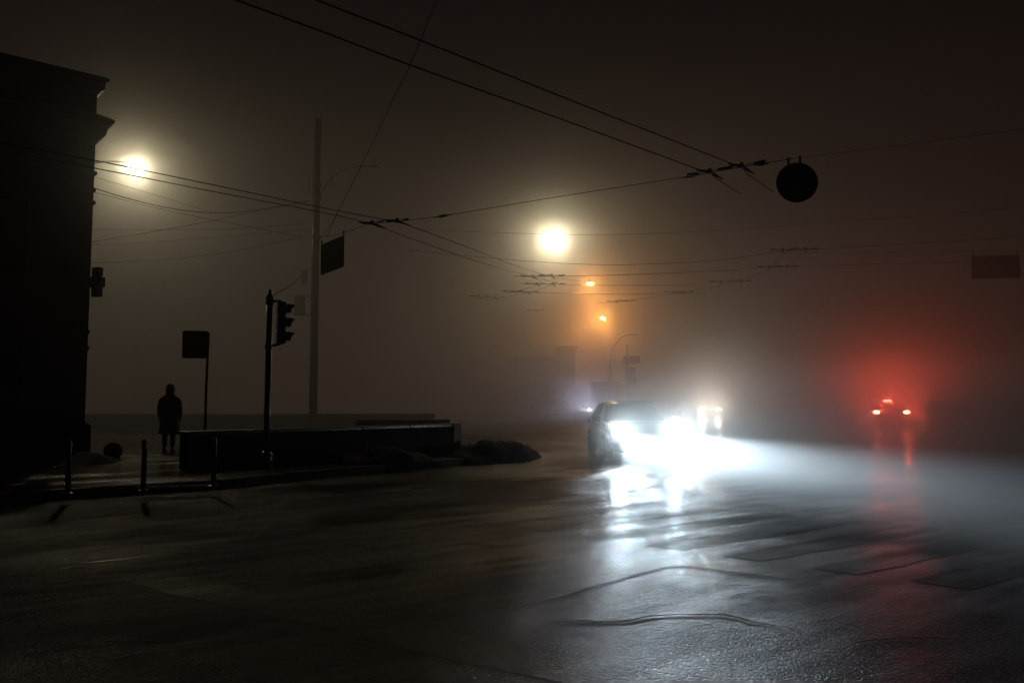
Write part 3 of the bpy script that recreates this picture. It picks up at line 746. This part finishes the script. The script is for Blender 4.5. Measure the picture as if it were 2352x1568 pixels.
wire('span_wire', [P(1700, 616, 35), P(1808, 613, 35), P(1900, 609, 35), P(2300, 600, 36), P(2700, 585, 37)], .006, 'short span wire under lower right far hangers', group='span wires over the junction')

# ------------------------------------------------------------------ lights
def point(name, loc, col, watts, radius, parent=None, nodes=None):
    l = bpy.data.lights.new(name, 'POINT'); l.color = col; l.energy = watts; l.shadow_soft_size = radius
    o = bpy.data.objects.new(name, l); C.objects.link(o); o.location = loc
    if parent: o.parent = parent
    return o
WARM = (1, .84, .50); ORANGE = (1, .34, .06)
LAMP1, LAMP2 = 640, 900
# lamp on a pole hidden behind the building
lp = P(310, 389, 29)
st = thing('street_lamp', (lp.x - 2.3, lp.y, KH), 'bright warm street lamp glowing beside the corner building', 'street lamp')
bm = bmesh.new(); tube(bm, [(0, 0, 0), (0, 0, 5), (0, 0, lp.z - .4)], [.12, .10, .07], 14); obj('pole', bm, M['galv'], st, True)
bm = bmesh.new(); tube(bm, smoothline([(0, 0, lp.z - .4), (.3, 0, lp.z + .0), (1.2, 0, lp.z + .14), (2.05, 0, lp.z + .12)], 6), .035, 10); obj('arm', bm, M['galv'], st, True)
bm = bmesh.new(); box(bm, (2.3, 0, lp.z + .09), (.62, .26, .10), 0, .03); hd_ = obj('lamp_head', bm, M['metal'], st)
bm = bmesh.new(); box(bm, (2.3, 0, lp.z + .015), (.46, .2, .04), 0, .015); obj('lamp_lens', bm, emit('warm_lamp', (1, .9, .65), 260), hd_)
L1 = point('warm_light', (2.3, 0, lp.z - .10), WARM, LAMP1, .10, st)
def hung_lamp(px, py, Y, col, ecol, es, watts, label, size=1.):
    lp = P(px, py, Y)
    t = thing('hanging_street_lamp', lp, label, 'street lamp', group='street lamps hung over the road')
    bm = bmesh.new(); lathe(bm, [(.30 * size, .04), (.31 * size, .07), (.22 * size, .14), (.09 * size, .19), (.05, .26), (.03, .30)], 20); s = obj('lamp_shade', bm, M['metal'], t, True)
    bm = bmesh.new(); lathe(bm, [(.001, -.05), (.12 * size, -.04), (.2 * size, 0), (.22 * size, .035)], 20); obj('lamp_lens', bm, emit('lens_glow', ecol, es), s, True)
    bm = bmesh.new(); tube(bm, [(0, 0, .28), (0, 0, .36)], .015, 6); obj('hook', bm, M['galv'], t)
    point('lamp_light', (0, 0, -.12), col, watts, .06 + .04 * size, t)
    return t
hung_lamp(1273, 543, 37.2, WARM, (1, .92, .68), 260, LAMP2, 'large bright warm lamp hanging over the middle of the road', .9)
hung_lamp(1356, 652, 55, ORANGE, (1, .5, .12), 260, 480, 'upper of the two distant orange lamps', .9)
hung_lamp(1384, 731, 78, ORANGE, (1, .5, .12), 700, 1500, 'lower and brighter of the two distant orange lamps', 1.)
hung_lamp(1344, 753, 86, ORANGE, (1, .6, .2), 30, 300, 'small dim orange lamp left of the lower orange lamp', .6)
hung_lamp(1323, 766, 95, ORANGE, (1, .6, .2), 22, 150, 'smallest and lowest of the far orange lamps', .55)

# ------------------------------------------------------------------ cars
def car(loc, rz, label, paint, roofh=1.45, L_=4.4, group='vehicles around the junction'):
    t = thing('car', loc, label, 'car', rz, group)
    h = roofh
    st_ = [(-2.20, .60, .60), (-2.17, .69, .72), (-2.05, .75, .80), (-1.6, .86, .87), (-1.0, .95, .895), (-.3, .98, .90), (.6, .99, .90), (1.5, 1.0, .885), (1.95, .98, .83), (2.13, .92, .78), (2.2, .62, .70)]
    k_ = L_ / 4.4; bm = bmesh.new(); rings = []
    for y, top, hw in st_:
        half = [(0, .22), (hw * .88, .22), (hw * .97, .33), (hw, .48), (hw * 1.0, .66 if top > .8 else top * .8), (hw * .975, top - .07), (hw * .9, top - .01), (hw * .5, top + .02), (0, top + .03)]
        pts = half + [(-x, z) for x, z in half[-2:0:-1]]
        rings.append([bm.verts.new((x, y * k_, z)) for x, z in pts])
    n = len(rings[0])
    for i in range(len(rings) - 1):
        for k in range(n): bm.faces.new((rings[i][k], rings[i][(k + 1) % n], rings[i + 1][(k + 1) % n], rings[i + 1][k]))
    bm.faces.new(rings[0]); bm.faces.new(rings[-1])
    body = obj('body', bm, paint, t, True); bv = body.modifiers.new('s', 'SUBSURF'); bv.levels = 1; bv.render_levels = 1
    # cabin: pillars and roof
    y0b, y1b, y0t, y1t = -1.05 * k_, 1.85 * k_, -.25 * k_, 1.25 * k_
    wb, wt = .80, .61; zb, zt = .93, h - .06
    bm = bmesh.new()
    lo = [(-wb, y0b, zb), (wb, y0b, zb), (wb, y1b, zb), (-wb, y1b, zb)]; hi = [(-wt, y0t, zt), (wt, y0t, zt), (wt, y1t, zt), (-wt, y1t, zt)]
    cap_ = [(-wt * .8, y0t + .2, h), (wt * .8, y0t + .2, h), (wt * .8, y1t - .2, h), (-wt * .8, y1t - .2, h)]
    R3 = [[bm.verts.new(v) for v in r] for r in (lo, hi, cap_)]
    for i in range(2):
        for k in range(4): bm.faces.new((R3[i][k], R3[i][(k + 1) % 4], R3[i + 1][(k + 1) % 4], R3[i + 1][k]))
    bm.faces.new(R3[2]); bm.faces.new(R3[0])
    bmesh.ops.bevel(bm, geom=[e for e in bm.edges], offset=.05, segments=3, affect='EDGES')
    obj('roof', bm, paint, t, True)
    def panel(name, quad, inset=.12, push=.006, mat=M['glass']):
        q = [Vector(v) for v in quad]; c = sum(q, Vector()) / 4; nrm = (q[1] - q[0]).cross(q[3] - q[0]).normalized()
        if nrm.dot(c - Vector((0, .4, 1.1))) < 0: nrm = -nrm
        bm = bmesh.new(); a = [v.lerp(c, inset) + nrm * push for v in q]; b_ = [v.lerp(c, inset) + nrm * (push - .02) for v in q]
        A = [bm.verts.new(v) for v in a]; B = [bm.verts.new(v) for v in b_]
        bm.faces.new(A); bm.faces.new(B[::-1])
        for i in range(4): bm.faces.new((A[i], A[(i + 1) % 4], B[(i + 1) % 4], B[i]))
        return obj(name, bm, mat, t)
    panel('windscreen', (lo[0], lo[1], hi[1], hi[0]), .09); panel('rear_window', (lo[2], lo[3], hi[3], hi[2]), .1)
    for s_ in (-1, 1):
        def sp_(yb, yt): return (Vector((s_ * wb, yb, zb)), Vector((s_ * wt, yt, zt)))
        ya, yb2 = .35, .42
        a0, a1 = sp_(y0b, y0t); m0, m1 = sp_(ya, ya); b0_, b1_ = sp_(y1b, y1t)
        panel('side_window', (a0, m0, m1, a1), .10); panel('side_window', (m0, b0_, b1_, m1), .11)
        bm = bmesh.new(); box(bm, (s_ * .97, -.72 * k_, 1.0), (.2, .12, .13), 0, .04); obj('mirror', bm, paint, t, True)
    for s_ in (-1, 1):
        for yw in (-1.35 * k_, 1.35 * k_):
            wh = bpy.data.objects.new('wheel', None)
            bm = bmesh.new(); prof = [(.0, -.10), (.27, -.10), (.315, -.085), (.325, -.04), (.325, .04), (.315, .085), (.27, .10), (.21, .105), (.20, .08), (.001, .08)]
            b2 = bmesh.new(); lathe(b2, prof, 28)
            mt = Matrix.Translation((s_ * .80, yw, .325)) @ Matrix.Rotation(R(90) * s_, 4, 'Y')
            for v in b2.verts: v.co = mt @ v.co
            merge(bm, b2); w = obj('wheel', bm, M['tyre'], t, True)
            bm = bmesh.new()
            for k in range(7):
                a = 2 * math.pi * k / 7; b2 = bmesh.new(); box(b2, (.11, 0, .092), (.18, .045, .02), 0, .005)
                for v in b2.verts: v.co = mt @ (Matrix.Rotation(a, 4, 'Z') @ v.co)
                merge(bm, b2)
            b2 = bmesh.new(); tube(b2, [Vector((.2 * math.cos(2 * math.pi * q / 24), .2 * math.sin(2 * math.pi * q / 24), .098)) for q in range(25)], .014, 6, cap=False)
            for v in b2.verts: v.co = mt @ v.co
            merge(bm, b2); obj('rim', bm, M['rim'], w, True)
    bm = bmesh.new(); box(bm, (0, -2.19 * k_, .56), (.86, .06, .13), 0, .02); g = obj('grille', bm, M['black'], t)
    bm = bmesh.new(); box(bm, (0, -2.215 * k_, .56), (.90, .02, .015)); obj('trim', bm, M['chrome'], g)
    bm = bmesh.new(); box(bm, (0, -2.20 * k_, .33), (1.1, .06, .12), 0, .02); obj('bumper_vent', bm, M['black'], t)
    bm = bmesh.new(); box(bm, (0, 2.235 * k_, .55), (.52, .02, .115), 0, .006); obj('plate', bm, M['plate'], t)
    bm = bmesh.new(); box(bm, (0, -2.235 * k_, .44), (.52, .02, .115), 0, .006); obj('plate', bm, M['plate'], t)
    return t
def lamps(t, front, rear, L_=4.4, fs=0, rs=0, zf=.68, zr=.84, third=None):
    k_ = L_ / 4.4; res = {}
    for s_ in (-1, 1):
        bm = bmesh.new(); box(bm, (s_ * .64, -2.13 * k_, zf), (.28, .14, .13), R(-14) * s_, .03); res[('f', s_)] = obj('headlight', bm, front, t, True)
        bm = bmesh.new(); box(bm, (s_ * .68, 2.17 * k_, zr), (.24, .12, .16), R(10) * s_, .03); obj('taillight', bm, rear, t, True)
    if third:
        bm = bmesh.new(); box(bm, (0, 1.42 * k_, 1.40), (.36, .05, .03), 0, .008); obj('brake_light', bm, third, t)

def headlight_spot(name, t, x, y, z, col, watts, yaw=0., left=-60., right=60., pitch=-1.2, stray=.05, w=28., radius=.05):
    """low-beam pattern: sharp horizontal cutoff, soft sides, weak stray light all round"""
    l = bpy.data.lights.new(name, 'SPOT'); l.color = col; l.energy = watts; l.shadow_soft_size = radius; l.spot_size = R(160); l.spot_blend = .25
    l.use_nodes = True; nt = l.node_tree; N = nt.nodes.new; L = nt.links.new
    em = nt.nodes['Emission']
    tc = N('ShaderNodeTexCoord'); sx = N('ShaderNodeSeparateXYZ'); L(tc.outputs['Normal'], sx.inputs[0])
    def m(op, a, b=None, c=None):
        n = N('ShaderNodeMath'); n.operation = op
        for i, v in enumerate((a, b, c)):
            if v is None: continue
            if isinstance(v, (int, float)): n.inputs[i].default_value = v
            else: L(v, n.inputs[i])
        return n.outputs[0]
    def sstep(v, a, b):
        n = N('ShaderNodeMapRange'); n.interpolation_type = 'SMOOTHSTEP'; L(v, n.inputs['Value'])
        n.inputs['From Min'].default_value = a; n.inputs['From Max'].default_value = b; n.inputs['To Min'].default_value = 0; n.inputs['To Max'].default_value = 1; return n.outputs['Result']
    fz = m('MAXIMUM', m('MULTIPLY', sx.outputs['Z'], -1), .02)
    az = m('DIVIDE', sx.outputs['X'], fz); el = m('DIVIDE', sx.outputs['Y'], fz)
    p_ = math.tan(R(pitch))
    cut = m('SUBTRACT', 1, sstep(el, p_ - .010, p_ + .006))
    down = m('EXPONENT', m('MULTIPLY', m('MULTIPLY', m('SUBTRACT', el, p_), -1), -8.0))
    down = m('MINIMUM', down, 1.)
    g = m('EXPONENT', m('MULTIPLY', m('POWER', m('DIVIDE', m('ABSOLUTE', az), math.tan(R(w))), 2), -1))
    sl = sstep(az, math.tan(R(left)) - .03, math.tan(R(left)) + .03); sr = m('SUBTRACT', 1, sstep(az, math.tan(R(right)) - .09, math.tan(R(right)) + .06))
    beam = m('MULTIPLY', m('MULTIPLY', cut, m('ADD', m('MULTIPLY', down, .9), .1)), g)
    tot = m('MULTIPLY', m('ADD', beam, m('MULTIPLY', m('EXPONENT', m('MULTIPLY', m('ABSOLUTE', el), -4)), stray)), m('MULTIPLY', sl, sr))
    L(tot, em.inputs['Strength'])
    o = bpy.data.objects.new(name, l); C.objects.link(o); o.parent = t; o.location = (x, y, z)
    # local -Z forward to car's -Y, local Y up
    o.rotation_euler = (R(90), 0, R(180) + R(yaw))
    return o

offlens = simple('clear_lens_off', (.25, .25, .25), .08, scale=8, coat=1.)
head_em = emit('headlight_glow', (.86, .95, 1), 160)
YAW = R(2)
ca = H(1500, 1062)
near = car((ca.x - .25, ca.y + 2.0, 0), YAW, 'near oncoming car with dazzling blue-white headlights', carpaint('dark_teal_paint', (.03, .05, .05)))
lamps(near, head_em, M['redpl'])
COOL = (.70, .88, 1.0)
def spill(car_, s_, col, watts, rad, yaw):
    l = bpy.data.lights.new('headlight_spill', 'SPOT'); l.color = col; l.energy = watts; l.shadow_soft_size = rad; l.spot_size = R(100); l.spot_blend = 1.
    o = bpy.data.objects.new('headlight_spill', l); C.objects.link(o); o.parent = car_; o.location = (s_ * .64, -2.32, .70); o.rotation_euler = (R(94), 0, R(180 + yaw))
HL = 10800
for s_ in (-1, 1):
    headlight_spot('headlight_beam', near, s_ * .64, -2.28, .68, COOL, HL * (1 if s_ < 0 else .6), yaw=20, left=-70, right=(27 if s_ < 0 else 31), stray=.03, w=28, pitch=-1.2)

    spill(near, s_, COOL, 230 if s_ < 0 else 200, .05, -4)

head2 = emit('far_headlight_glow', (1, .9, .78), 500)
c2 = P(1617, 941, 60)
far_ = car((c2.x, c2.y + 2.2, 0), R(12), 'distant oncoming car with warm white headlights', carpaint('grey_paint', (.1, .1, .1)))
lamps(far_, head2, M['redpl'])
for s_ in (-1, 1):
    headlight_spot('headlight_beam', far_, s_ * .64, -2.28, .68, (1, .88, .72), 900, right=30, stray=.2)
    spill(far_, s_, (1, .82, .64), 800, .07, -20)

tail = emit('taillight_glow', (1, .24, .08), 260); third = emit('brake_glow', (1, .25, .15), 120)
c3 = P(2047, 945, 39)
red = car((c3.x + .5, c3.y + 2.2, 0), R(180 - 12), 'braking car seen from behind in a red glow', carpaint('black_paint', (.02, .02, .02)), roofh=1.5)
lamps(red, offlens, tail, third=third)
RED = (1, .045, .02)
def rear_spot(loc, watts, rad):
    l = bpy.data.lights.new('brake_lamp', 'SPOT'); l.color = RED; l.energy = watts; l.shadow_soft_size = rad; l.spot_size = R(48); l.spot_blend = 1.
    o = bpy.data.objects.new('brake_lamp', l); C.objects.link(o); o.parent = red; o.location = loc; o.rotation_euler = (R(96), 0, R(-11))
for s_ in (-1, 1): rear_spot((s_ * .68, 2.34, .84), 850, .06)
rear_spot((0, 1.55, 1.40), 380, .03)
bm = bmesh.new(); box(bm, (-.80, 2.2, .86), (.07, .05, .05), 0, .01); tag(obj('turn_signal', bm, emit('amber_glow', (1, .4, .05), 120), red), 'lit amber turn signal')

# parked cars on the right
q1 = P(2275, 960, 31); q2 = P(2352, 960, 27.5)
pk = car((q1.x - .6, q1.y + 2.2, 0), R(-22), 'dark parked car right of the red glow, partly hidden', carpaint('dark_grey_paint', (.04, .04, .04)))
lamps(pk, offlens, M['redpl'])
pk = car((q2.x + .2, q2.y, 0), R(-28), 'dark parked car cut off by the right edge', carpaint('dark_blue_paint', (.02, .025, .035)))
lamps(pk, offlens, M['redpl'])
c5 = P(2150, 955, 50)
pk = car((c5.x + 1, c5.y + 3, 0), R(170), 'dim car just right of the braking car', carpaint('maroon_paint', (.08, .02, .02)))
lamps(pk, offlens, emit('dim_tail', (1, .12, .06), 4))
# far cars, small lights beyond
for (px, py, Y, lab, em_) in ((1722, 939, 95, 'tiny far car with dim red tail lights', emit('faint_tail', (1, .1, .06), 7)), (1975, 941, 70, 'far car with faint orange lamp left of the red glow', emit('faint_orange', (1, .3, .05), 8))):
    c = P(px, py, Y); o = car((c.x, c.y + 2.2, 0), R(172), lab, carpaint('far_paint', (.05, .05, .05))); lamps(o, offlens, em_)
c6 = P(1345, 940, 58)
o = car((c6.x - 1.5, c6.y + 1.6, 0), R(70), 'car behind the iron railing with a bluish lit headlight', carpaint('pale_paint', (.2, .2, .2)))
lamps(o, emit('bluish_headlight', (.82, .85, 1), 60), M['redpl'])
point('bluish_light', (c6.x, c6.y - .9, .75), (.72, .75, 1), 420, .08)

# iron railing in front of it
ra = P(1318, 938, 50); rb = P(1378, 938, 50)
t = thing('iron_railing', (ra.x, 50, 0), 'ornamental iron railing silhouetted by bluish light', 'railing')
Lr = rb.x - ra.x; zt_ = P(1345, 933, 50).z
for z in (zt_, zt_ - .30):
    bm = bmesh.new(); box(bm, (Lr / 2, 0, z), (Lr, .04, .03)); obj('rail', bm, M['metal'], t)
for k in range(7):
    bm = bmesh.new(); box(bm, (Lr * k / 6, 0, zt_ / 2), (.044, .044, zt_ + .02)); obj('post', bm, M['metal'], t)
for k in range(6):
    bm = bmesh.new(); cx_ = Lr * (k + .5) / 6; tube(bm, [(cx_ + .11 * math.cos(a), 0, zt_ - .16 + .11 * math.sin(a)) for a in [2 * math.pi * q / 16 for q in range(17)]], .012, 5, cap=False); obj('ring', bm, M['metal'], t)
bm = bmesh.new(); box(bm, (Lr / 2, 0, (zt_ - .32) / 2), (Lr, .02, zt_ - .34)); obj('lower_panel', bm, M['metal'], t)

# signal lights far off
def small_signal(px, py, Y, label, col, s, h=None):
    p = P(px, py, Y); t = thing('signal_post', (p.x, p.y, 0), label, 'signal')
    bm = bmesh.new(); tube(bm, [(0, .1, 0), (0, .1, p.z + .3)], .05, 8); obj('pole', bm, M['metal'], t)
    bm = bmesh.new(); box(bm, (0, .0, p.z), (.34, .2, .7), 0, .03); hd = obj('signal_head', bm, M['black'], t)
    bm = bmesh.new(); tube(bm, [(0, -.105, p.z + .0), (0, -.13, p.z + .0)], .10, 14); obj('lens', bm, emit('signal_glow', col, s), hd)
small_signal(2184, 925, 42, 'dull red signal light on a post right of the braking car', (1, .12, .05), .9)
small_signal(1782, 920, 80, 'tiny amber signal in the far fog', (1, .5, .12), 6)

# ------------------------------------------------------------------ far lamp pole and sign pole near centre
p = P(1402, 930, 62)
t = thing('curved_lamp_post', (p.x, p.y, 0), 'unlit curved lamp post silhouette below the orange lamps', 'lamp post')
def rel(px, py, Y=62): q = P(px, py, Y); return Vector((q.x - p.x, 0, q.z))
bm = bmesh.new(); tube(bm, smoothline([rel(1402, 915), rel(1402, 850), rel(1402, 830), rel(1406, 805), rel(1417, 785), rel(1432, 772), rel(1452, 767)], 5), [.10] * 11 + [.06] * 20, 8); obj('pole', bm, M['metal'], t, True)
a = rel(1402, 850); bm = bmesh.new(); tube(bm, [Vector((0, 0, 0)), Vector((0, 0, 1.2)), a], [.32, .26, .13], 12); obj('base', bm, M['metal'], t, True)
a = rel(1458, 768); bm = bmesh.new(); box(bm, a, (.5, .2, .1), 0, .03); obj('luminaire', bm, M['metal'], t)
p2 = P(1444, 930, 60)
t = thing('sign_mast', (p2.x, p2.y, 0), 'mast with a wide sign beside the curved lamp post', 'mast')
def rel2(px, py): q = P(px, py, 60); return Vector((q.x - p2.x, 0, q.z))
bm = bmesh.new(); tube(bm, [Vector((0, 0, 0)), rel2(1441, 850), rel2(1441, 790)], [.16, .12, .1], 10); obj('pole', bm, M['metal'], t, True)
a = rel2(1450, 826); bm = bmesh.new(); box(bm, a + Vector((0, -.12, 0)), (1.3, .06, .6), 0, .01); obj('sign_plate', bm, M['signback'], t)
a = rel2(1452, 862); bm = bmesh.new(); box(bm, a + Vector((0, -.14, 0)), (.5, .3, 1.2), 0, .04); obj('signal_head', bm, M['black'], t)

# kiosk
p3 = P(1385, 925, 58)
t = thing('kiosk', (p3.x, p3.y, 0), 'small dark kiosk standing behind the near car', 'kiosk')
hk = P(1385, 880, 58).z
bm = bmesh.new(); box(bm, (0, 0, hk / 2), (1.7, 1.6, hk), 0, .03); obj('cabin', bm, M['metal'], t)
bm = bmesh.new(); box(bm, (0, 0, hk + .05), (1.95, 1.85, .1), 0, .02); obj('roof', bm, M['metal'], t)
bm = bmesh.new(); box(bm, (0, -.81, hk * .6), (1.2, .03, hk * .4), 0, .01); obj('window', bm, M['glass'], t)

# ------------------------------------------------------------------ far buildings
def facade(name, x0, x1, y, depth, z, label, rows, cols, mat=M['brick'], rz=0.):
    t = thing(name, ((x0 + x1) / 2, y, 0), label, 'building', rz)
    w = x1 - x0
    bm = bmesh.new(); box(bm, (0, depth / 2, z / 2), (w, depth, z)); obj('wall', bm, mat, t)
    bm = bmesh.new(); box(bm, (0, depth / 2, z + .12), (w + .5, depth + .5, .24), 0, .05); obj('roof', bm, M['stone'], t)
    for r in range(rows):
        for c in range(cols):
            cx_ = -w / 2 + w * (c + .5) / cols; cz = z * (r + .55) / rows
            bm = bmesh.new(); ww, wh = min(1.2, w / cols * .5), z / rows * .5
            for s_ in (-1, 1): box(bm, (cx_ + s_ * ww / 2, -.03, cz), (.1, .1, wh)); box(bm, (cx_, -.03, cz + s_ * wh / 2), (ww + .1, .12, .1))
            wd = obj('window', bm, M['stone'], t)
            bm = bmesh.new(); box(bm, (cx_, -.012, cz), (ww - .1, .02, wh - .1)); obj('pane', bm, M['glass'], wd)
xa = P(1200, 900, 60).x; xb = P(1322, 900, 60).x; xm = P(1285, 900, 60).x
facade('far_building', P(1286, 900, 72).x, P(1322, 900, 72).x, 72, 12, P(1300, 800, 72).z, 'narrow taller block whose right edge borders the orange haze', 2, 1)
facade('far_building', P(1190, 900, 72.6).x, P(1284, 900, 72.6).x, 72.6, 12, P(1300, 822, 72.6).z, 'low block left of the narrow block in the haze', 1, 3)
facade('far_building', P(300, 900, 95).x, P(1100, 900, 95).x, 95, 14, 17, 'wide far building barely visible behind the grey mast', 3, 6)
facade('far_building', P(2000, 900, 115).x, P(2700, 900, 115).x, 115, 14, 17, 'far building behind the parked cars at the right', 3, 8)

# ------------------------------------------------------------------ world: night sky and fog
bm = bmesh.new(); lathe(bm, [(140 * math.cos(R(a)), 140 * math.sin(R(a)) - 3) for a in range(0, 91, 6)], 48)
tag(obj('sky', bm, emit('night_sky', (1, .75, .66), .002), smooth=True), kind='structure')
w = bpy.data.worlds.new('World'); S.world = w; w.use_nodes = True; nt = w.node_tree; nt.nodes.clear()
N = nt.nodes.new; L = nt.links.new
out = N('ShaderNodeOutputWorld'); bg = N('ShaderNodeBackground'); sky = N('ShaderNodeTexSky'); sky.sky_type = 'NISHITA'; sky.sun_disc = False
sky.sun_elevation = R(-6); sky.sun_rotation = R(200)
bg.inputs['Strength'].default_value = .02; L(sky.outputs[0], bg.inputs['Color']); L(bg.outputs[0], out.inputs['Surface'])
NEAR_D, FAR_D = .0012, .037                    # thin mist by the camera, a thick bank over the junction
tcw = N('ShaderNodeTexCoord'); dw = N('ShaderNodeVectorMath'); dw.operation = 'DOT_PRODUCT'; dw.inputs[1].default_value = (1, .2, 0); L(tcw.outputs['Object'], dw.inputs[0])
sw = N('ShaderNodeSeparateXYZ'); L(tcw.outputs['Object'], sw.inputs[0])
hz = N('ShaderNodeMapRange'); hz.interpolation_type = 'SMOOTHSTEP'; L(sw.outputs['Z'], hz.inputs['Value'])
hz.inputs['From Min'].default_value = 6; hz.inputs['From Max'].default_value = 22; hz.inputs['To Min'].default_value = 1; hz.inputs['To Max'].default_value = .12
mr = N('ShaderNodeMapRange'); mr.interpolation_type = 'SMOOTHSTEP'; L(sw.outputs['Y'], mr.inputs['Value'])
mr.inputs['From Min'].default_value = 17; mr.inputs['From Max'].default_value = 29; mr.inputs['To Min'].default_value = NEAR_D; mr.inputs['To Max'].default_value = FAR_D
dn0 = N('ShaderNodeMath'); dn0.operation = 'MULTIPLY'; L(mr.outputs['Result'], dn0.inputs[0]); L(hz.outputs['Result'], dn0.inputs[1])
# extra low mist, added and shaped so the near car's beam shows up
mx_ = N('ShaderNodeMapRange'); mx_.interpolation_type = 'SMOOTHSTEP'; L(dw.outputs['Value'], mx_.inputs['Value'])
for k_, v_ in zip(('From Min', 'From Max', 'To Min', 'To Max'), (4.4, 8.4, 0, .28)): mx_.inputs[k_].default_value = v_
mz_ = N('ShaderNodeMapRange'); mz_.interpolation_type = 'SMOOTHSTEP'; L(sw.outputs['Z'], mz_.inputs['Value'])
for k_, v_ in zip(('From Min', 'From Max', 'To Min', 'To Max'), (.9, 2.5, 1, 0)): mz_.inputs[k_].default_value = v_
dn = dn0; ms_ = N('ShaderNodeMath'); ms_.operation = 'MULTIPLY'; L(mx_.outputs['Result'], ms_.inputs[0]); L(mz_.outputs['Result'], ms_.inputs[1])
my_ = N('ShaderNodeMapRange'); my_.interpolation_type = 'SMOOTHSTEP'; L(sw.outputs['Y'], my_.inputs['Value'])
for k_, v_ in zip(('From Min', 'From Max', 'To Min', 'To Max'), (18.5, 24, 1, 0)): my_.inputs[k_].default_value = v_
def mist(frac, g):
    q = N('ShaderNodeMath'); q.operation = 'MULTIPLY'; q.inputs[1].default_value = frac; L(ms_.outputs[0], q.inputs[0])
    q2 = N('ShaderNodeMath'); q2.operation = 'MULTIPLY'; L(q.outputs[0], q2.inputs[0]); L(my_.outputs['Result'], q2.inputs[1])
    v = N('ShaderNodeVolumeScatter'); v.inputs['Anisotropy'].default_value = g; L(q2.outputs[0], v.inputs['Density']); return v
v3 = mist(.72, .1); v4 = mist(.28, .86)
def scat(frac, g):
    v = N('ShaderNodeVolumeScatter'); v.inputs['Anisotropy'].default_value = g
    m_ = N('ShaderNodeMath'); m_.operation = 'MULTIPLY'; m_.inputs[1].default_value = frac; L(dn.outputs[0], m_.inputs[0]); L(m_.outputs[0], v.inputs['Density']); return v
v1 = scat(.6, .91); v2 = scat(.4, .0)
em = N('ShaderNodeEmission'); em.inputs['Color'].default_value = (1, .60, .47, 1)  # fog glows faintly by itself, in place of ambient sky glow
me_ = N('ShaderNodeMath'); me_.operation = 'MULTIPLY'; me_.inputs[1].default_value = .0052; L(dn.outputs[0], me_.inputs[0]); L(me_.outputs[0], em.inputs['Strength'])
a1 = N('ShaderNodeAddShader'); a2 = N('ShaderNodeAddShader')
L(v1.outputs[0], a1.inputs[0]); L(v2.outputs[0], a1.inputs[1]); L(a1.outputs[0], a2.inputs[0]); L(em.outputs[0], a2.inputs[1]); a3 = N('ShaderNodeAddShader'); L(a2.outputs[0], a3.inputs[0]); L(v3.outputs[0], a3.inputs[1]); a4 = N('ShaderNodeAddShader'); L(a3.outputs[0], a4.inputs[0]); L(v4.outputs[0], a4.inputs[1]); L(a4.outputs[0], out.inputs['Volume'])
w.cycles.volume_step_size = 9.; w.cycles.homogeneous_volume = False; w.cycles.volume_sampling = 'EQUIANGULAR'

# ------------------------------------------------------------------ render settings
S.render.engine = 'CYCLES'
cy = S.cycles
cy.use_denoising = True
try: cy.denoiser = 'OPENIMAGEDENOISE'; cy.denoising_input_passes = 'RGB_ALBEDO_NORMAL'
except Exception: pass
cy.volume_max_steps = 12; cy.max_bounces = 1; cy.diffuse_bounces = 0; cy.glossy_bounces = 1; cy.transmission_bounces = 0; cy.volume_bounces = 0; cy.transparent_max_bounces = 4
cy.use_adaptive_sampling = False
cy.sample_clamp_indirect = 4.
cy.caustics_reflective = False; cy.caustics_refractive = False
S.view_settings.view_transform = 'Standard'; S.view_settings.look = 'None'; S.view_settings.exposure = 0; S.view_settings.gamma = 1
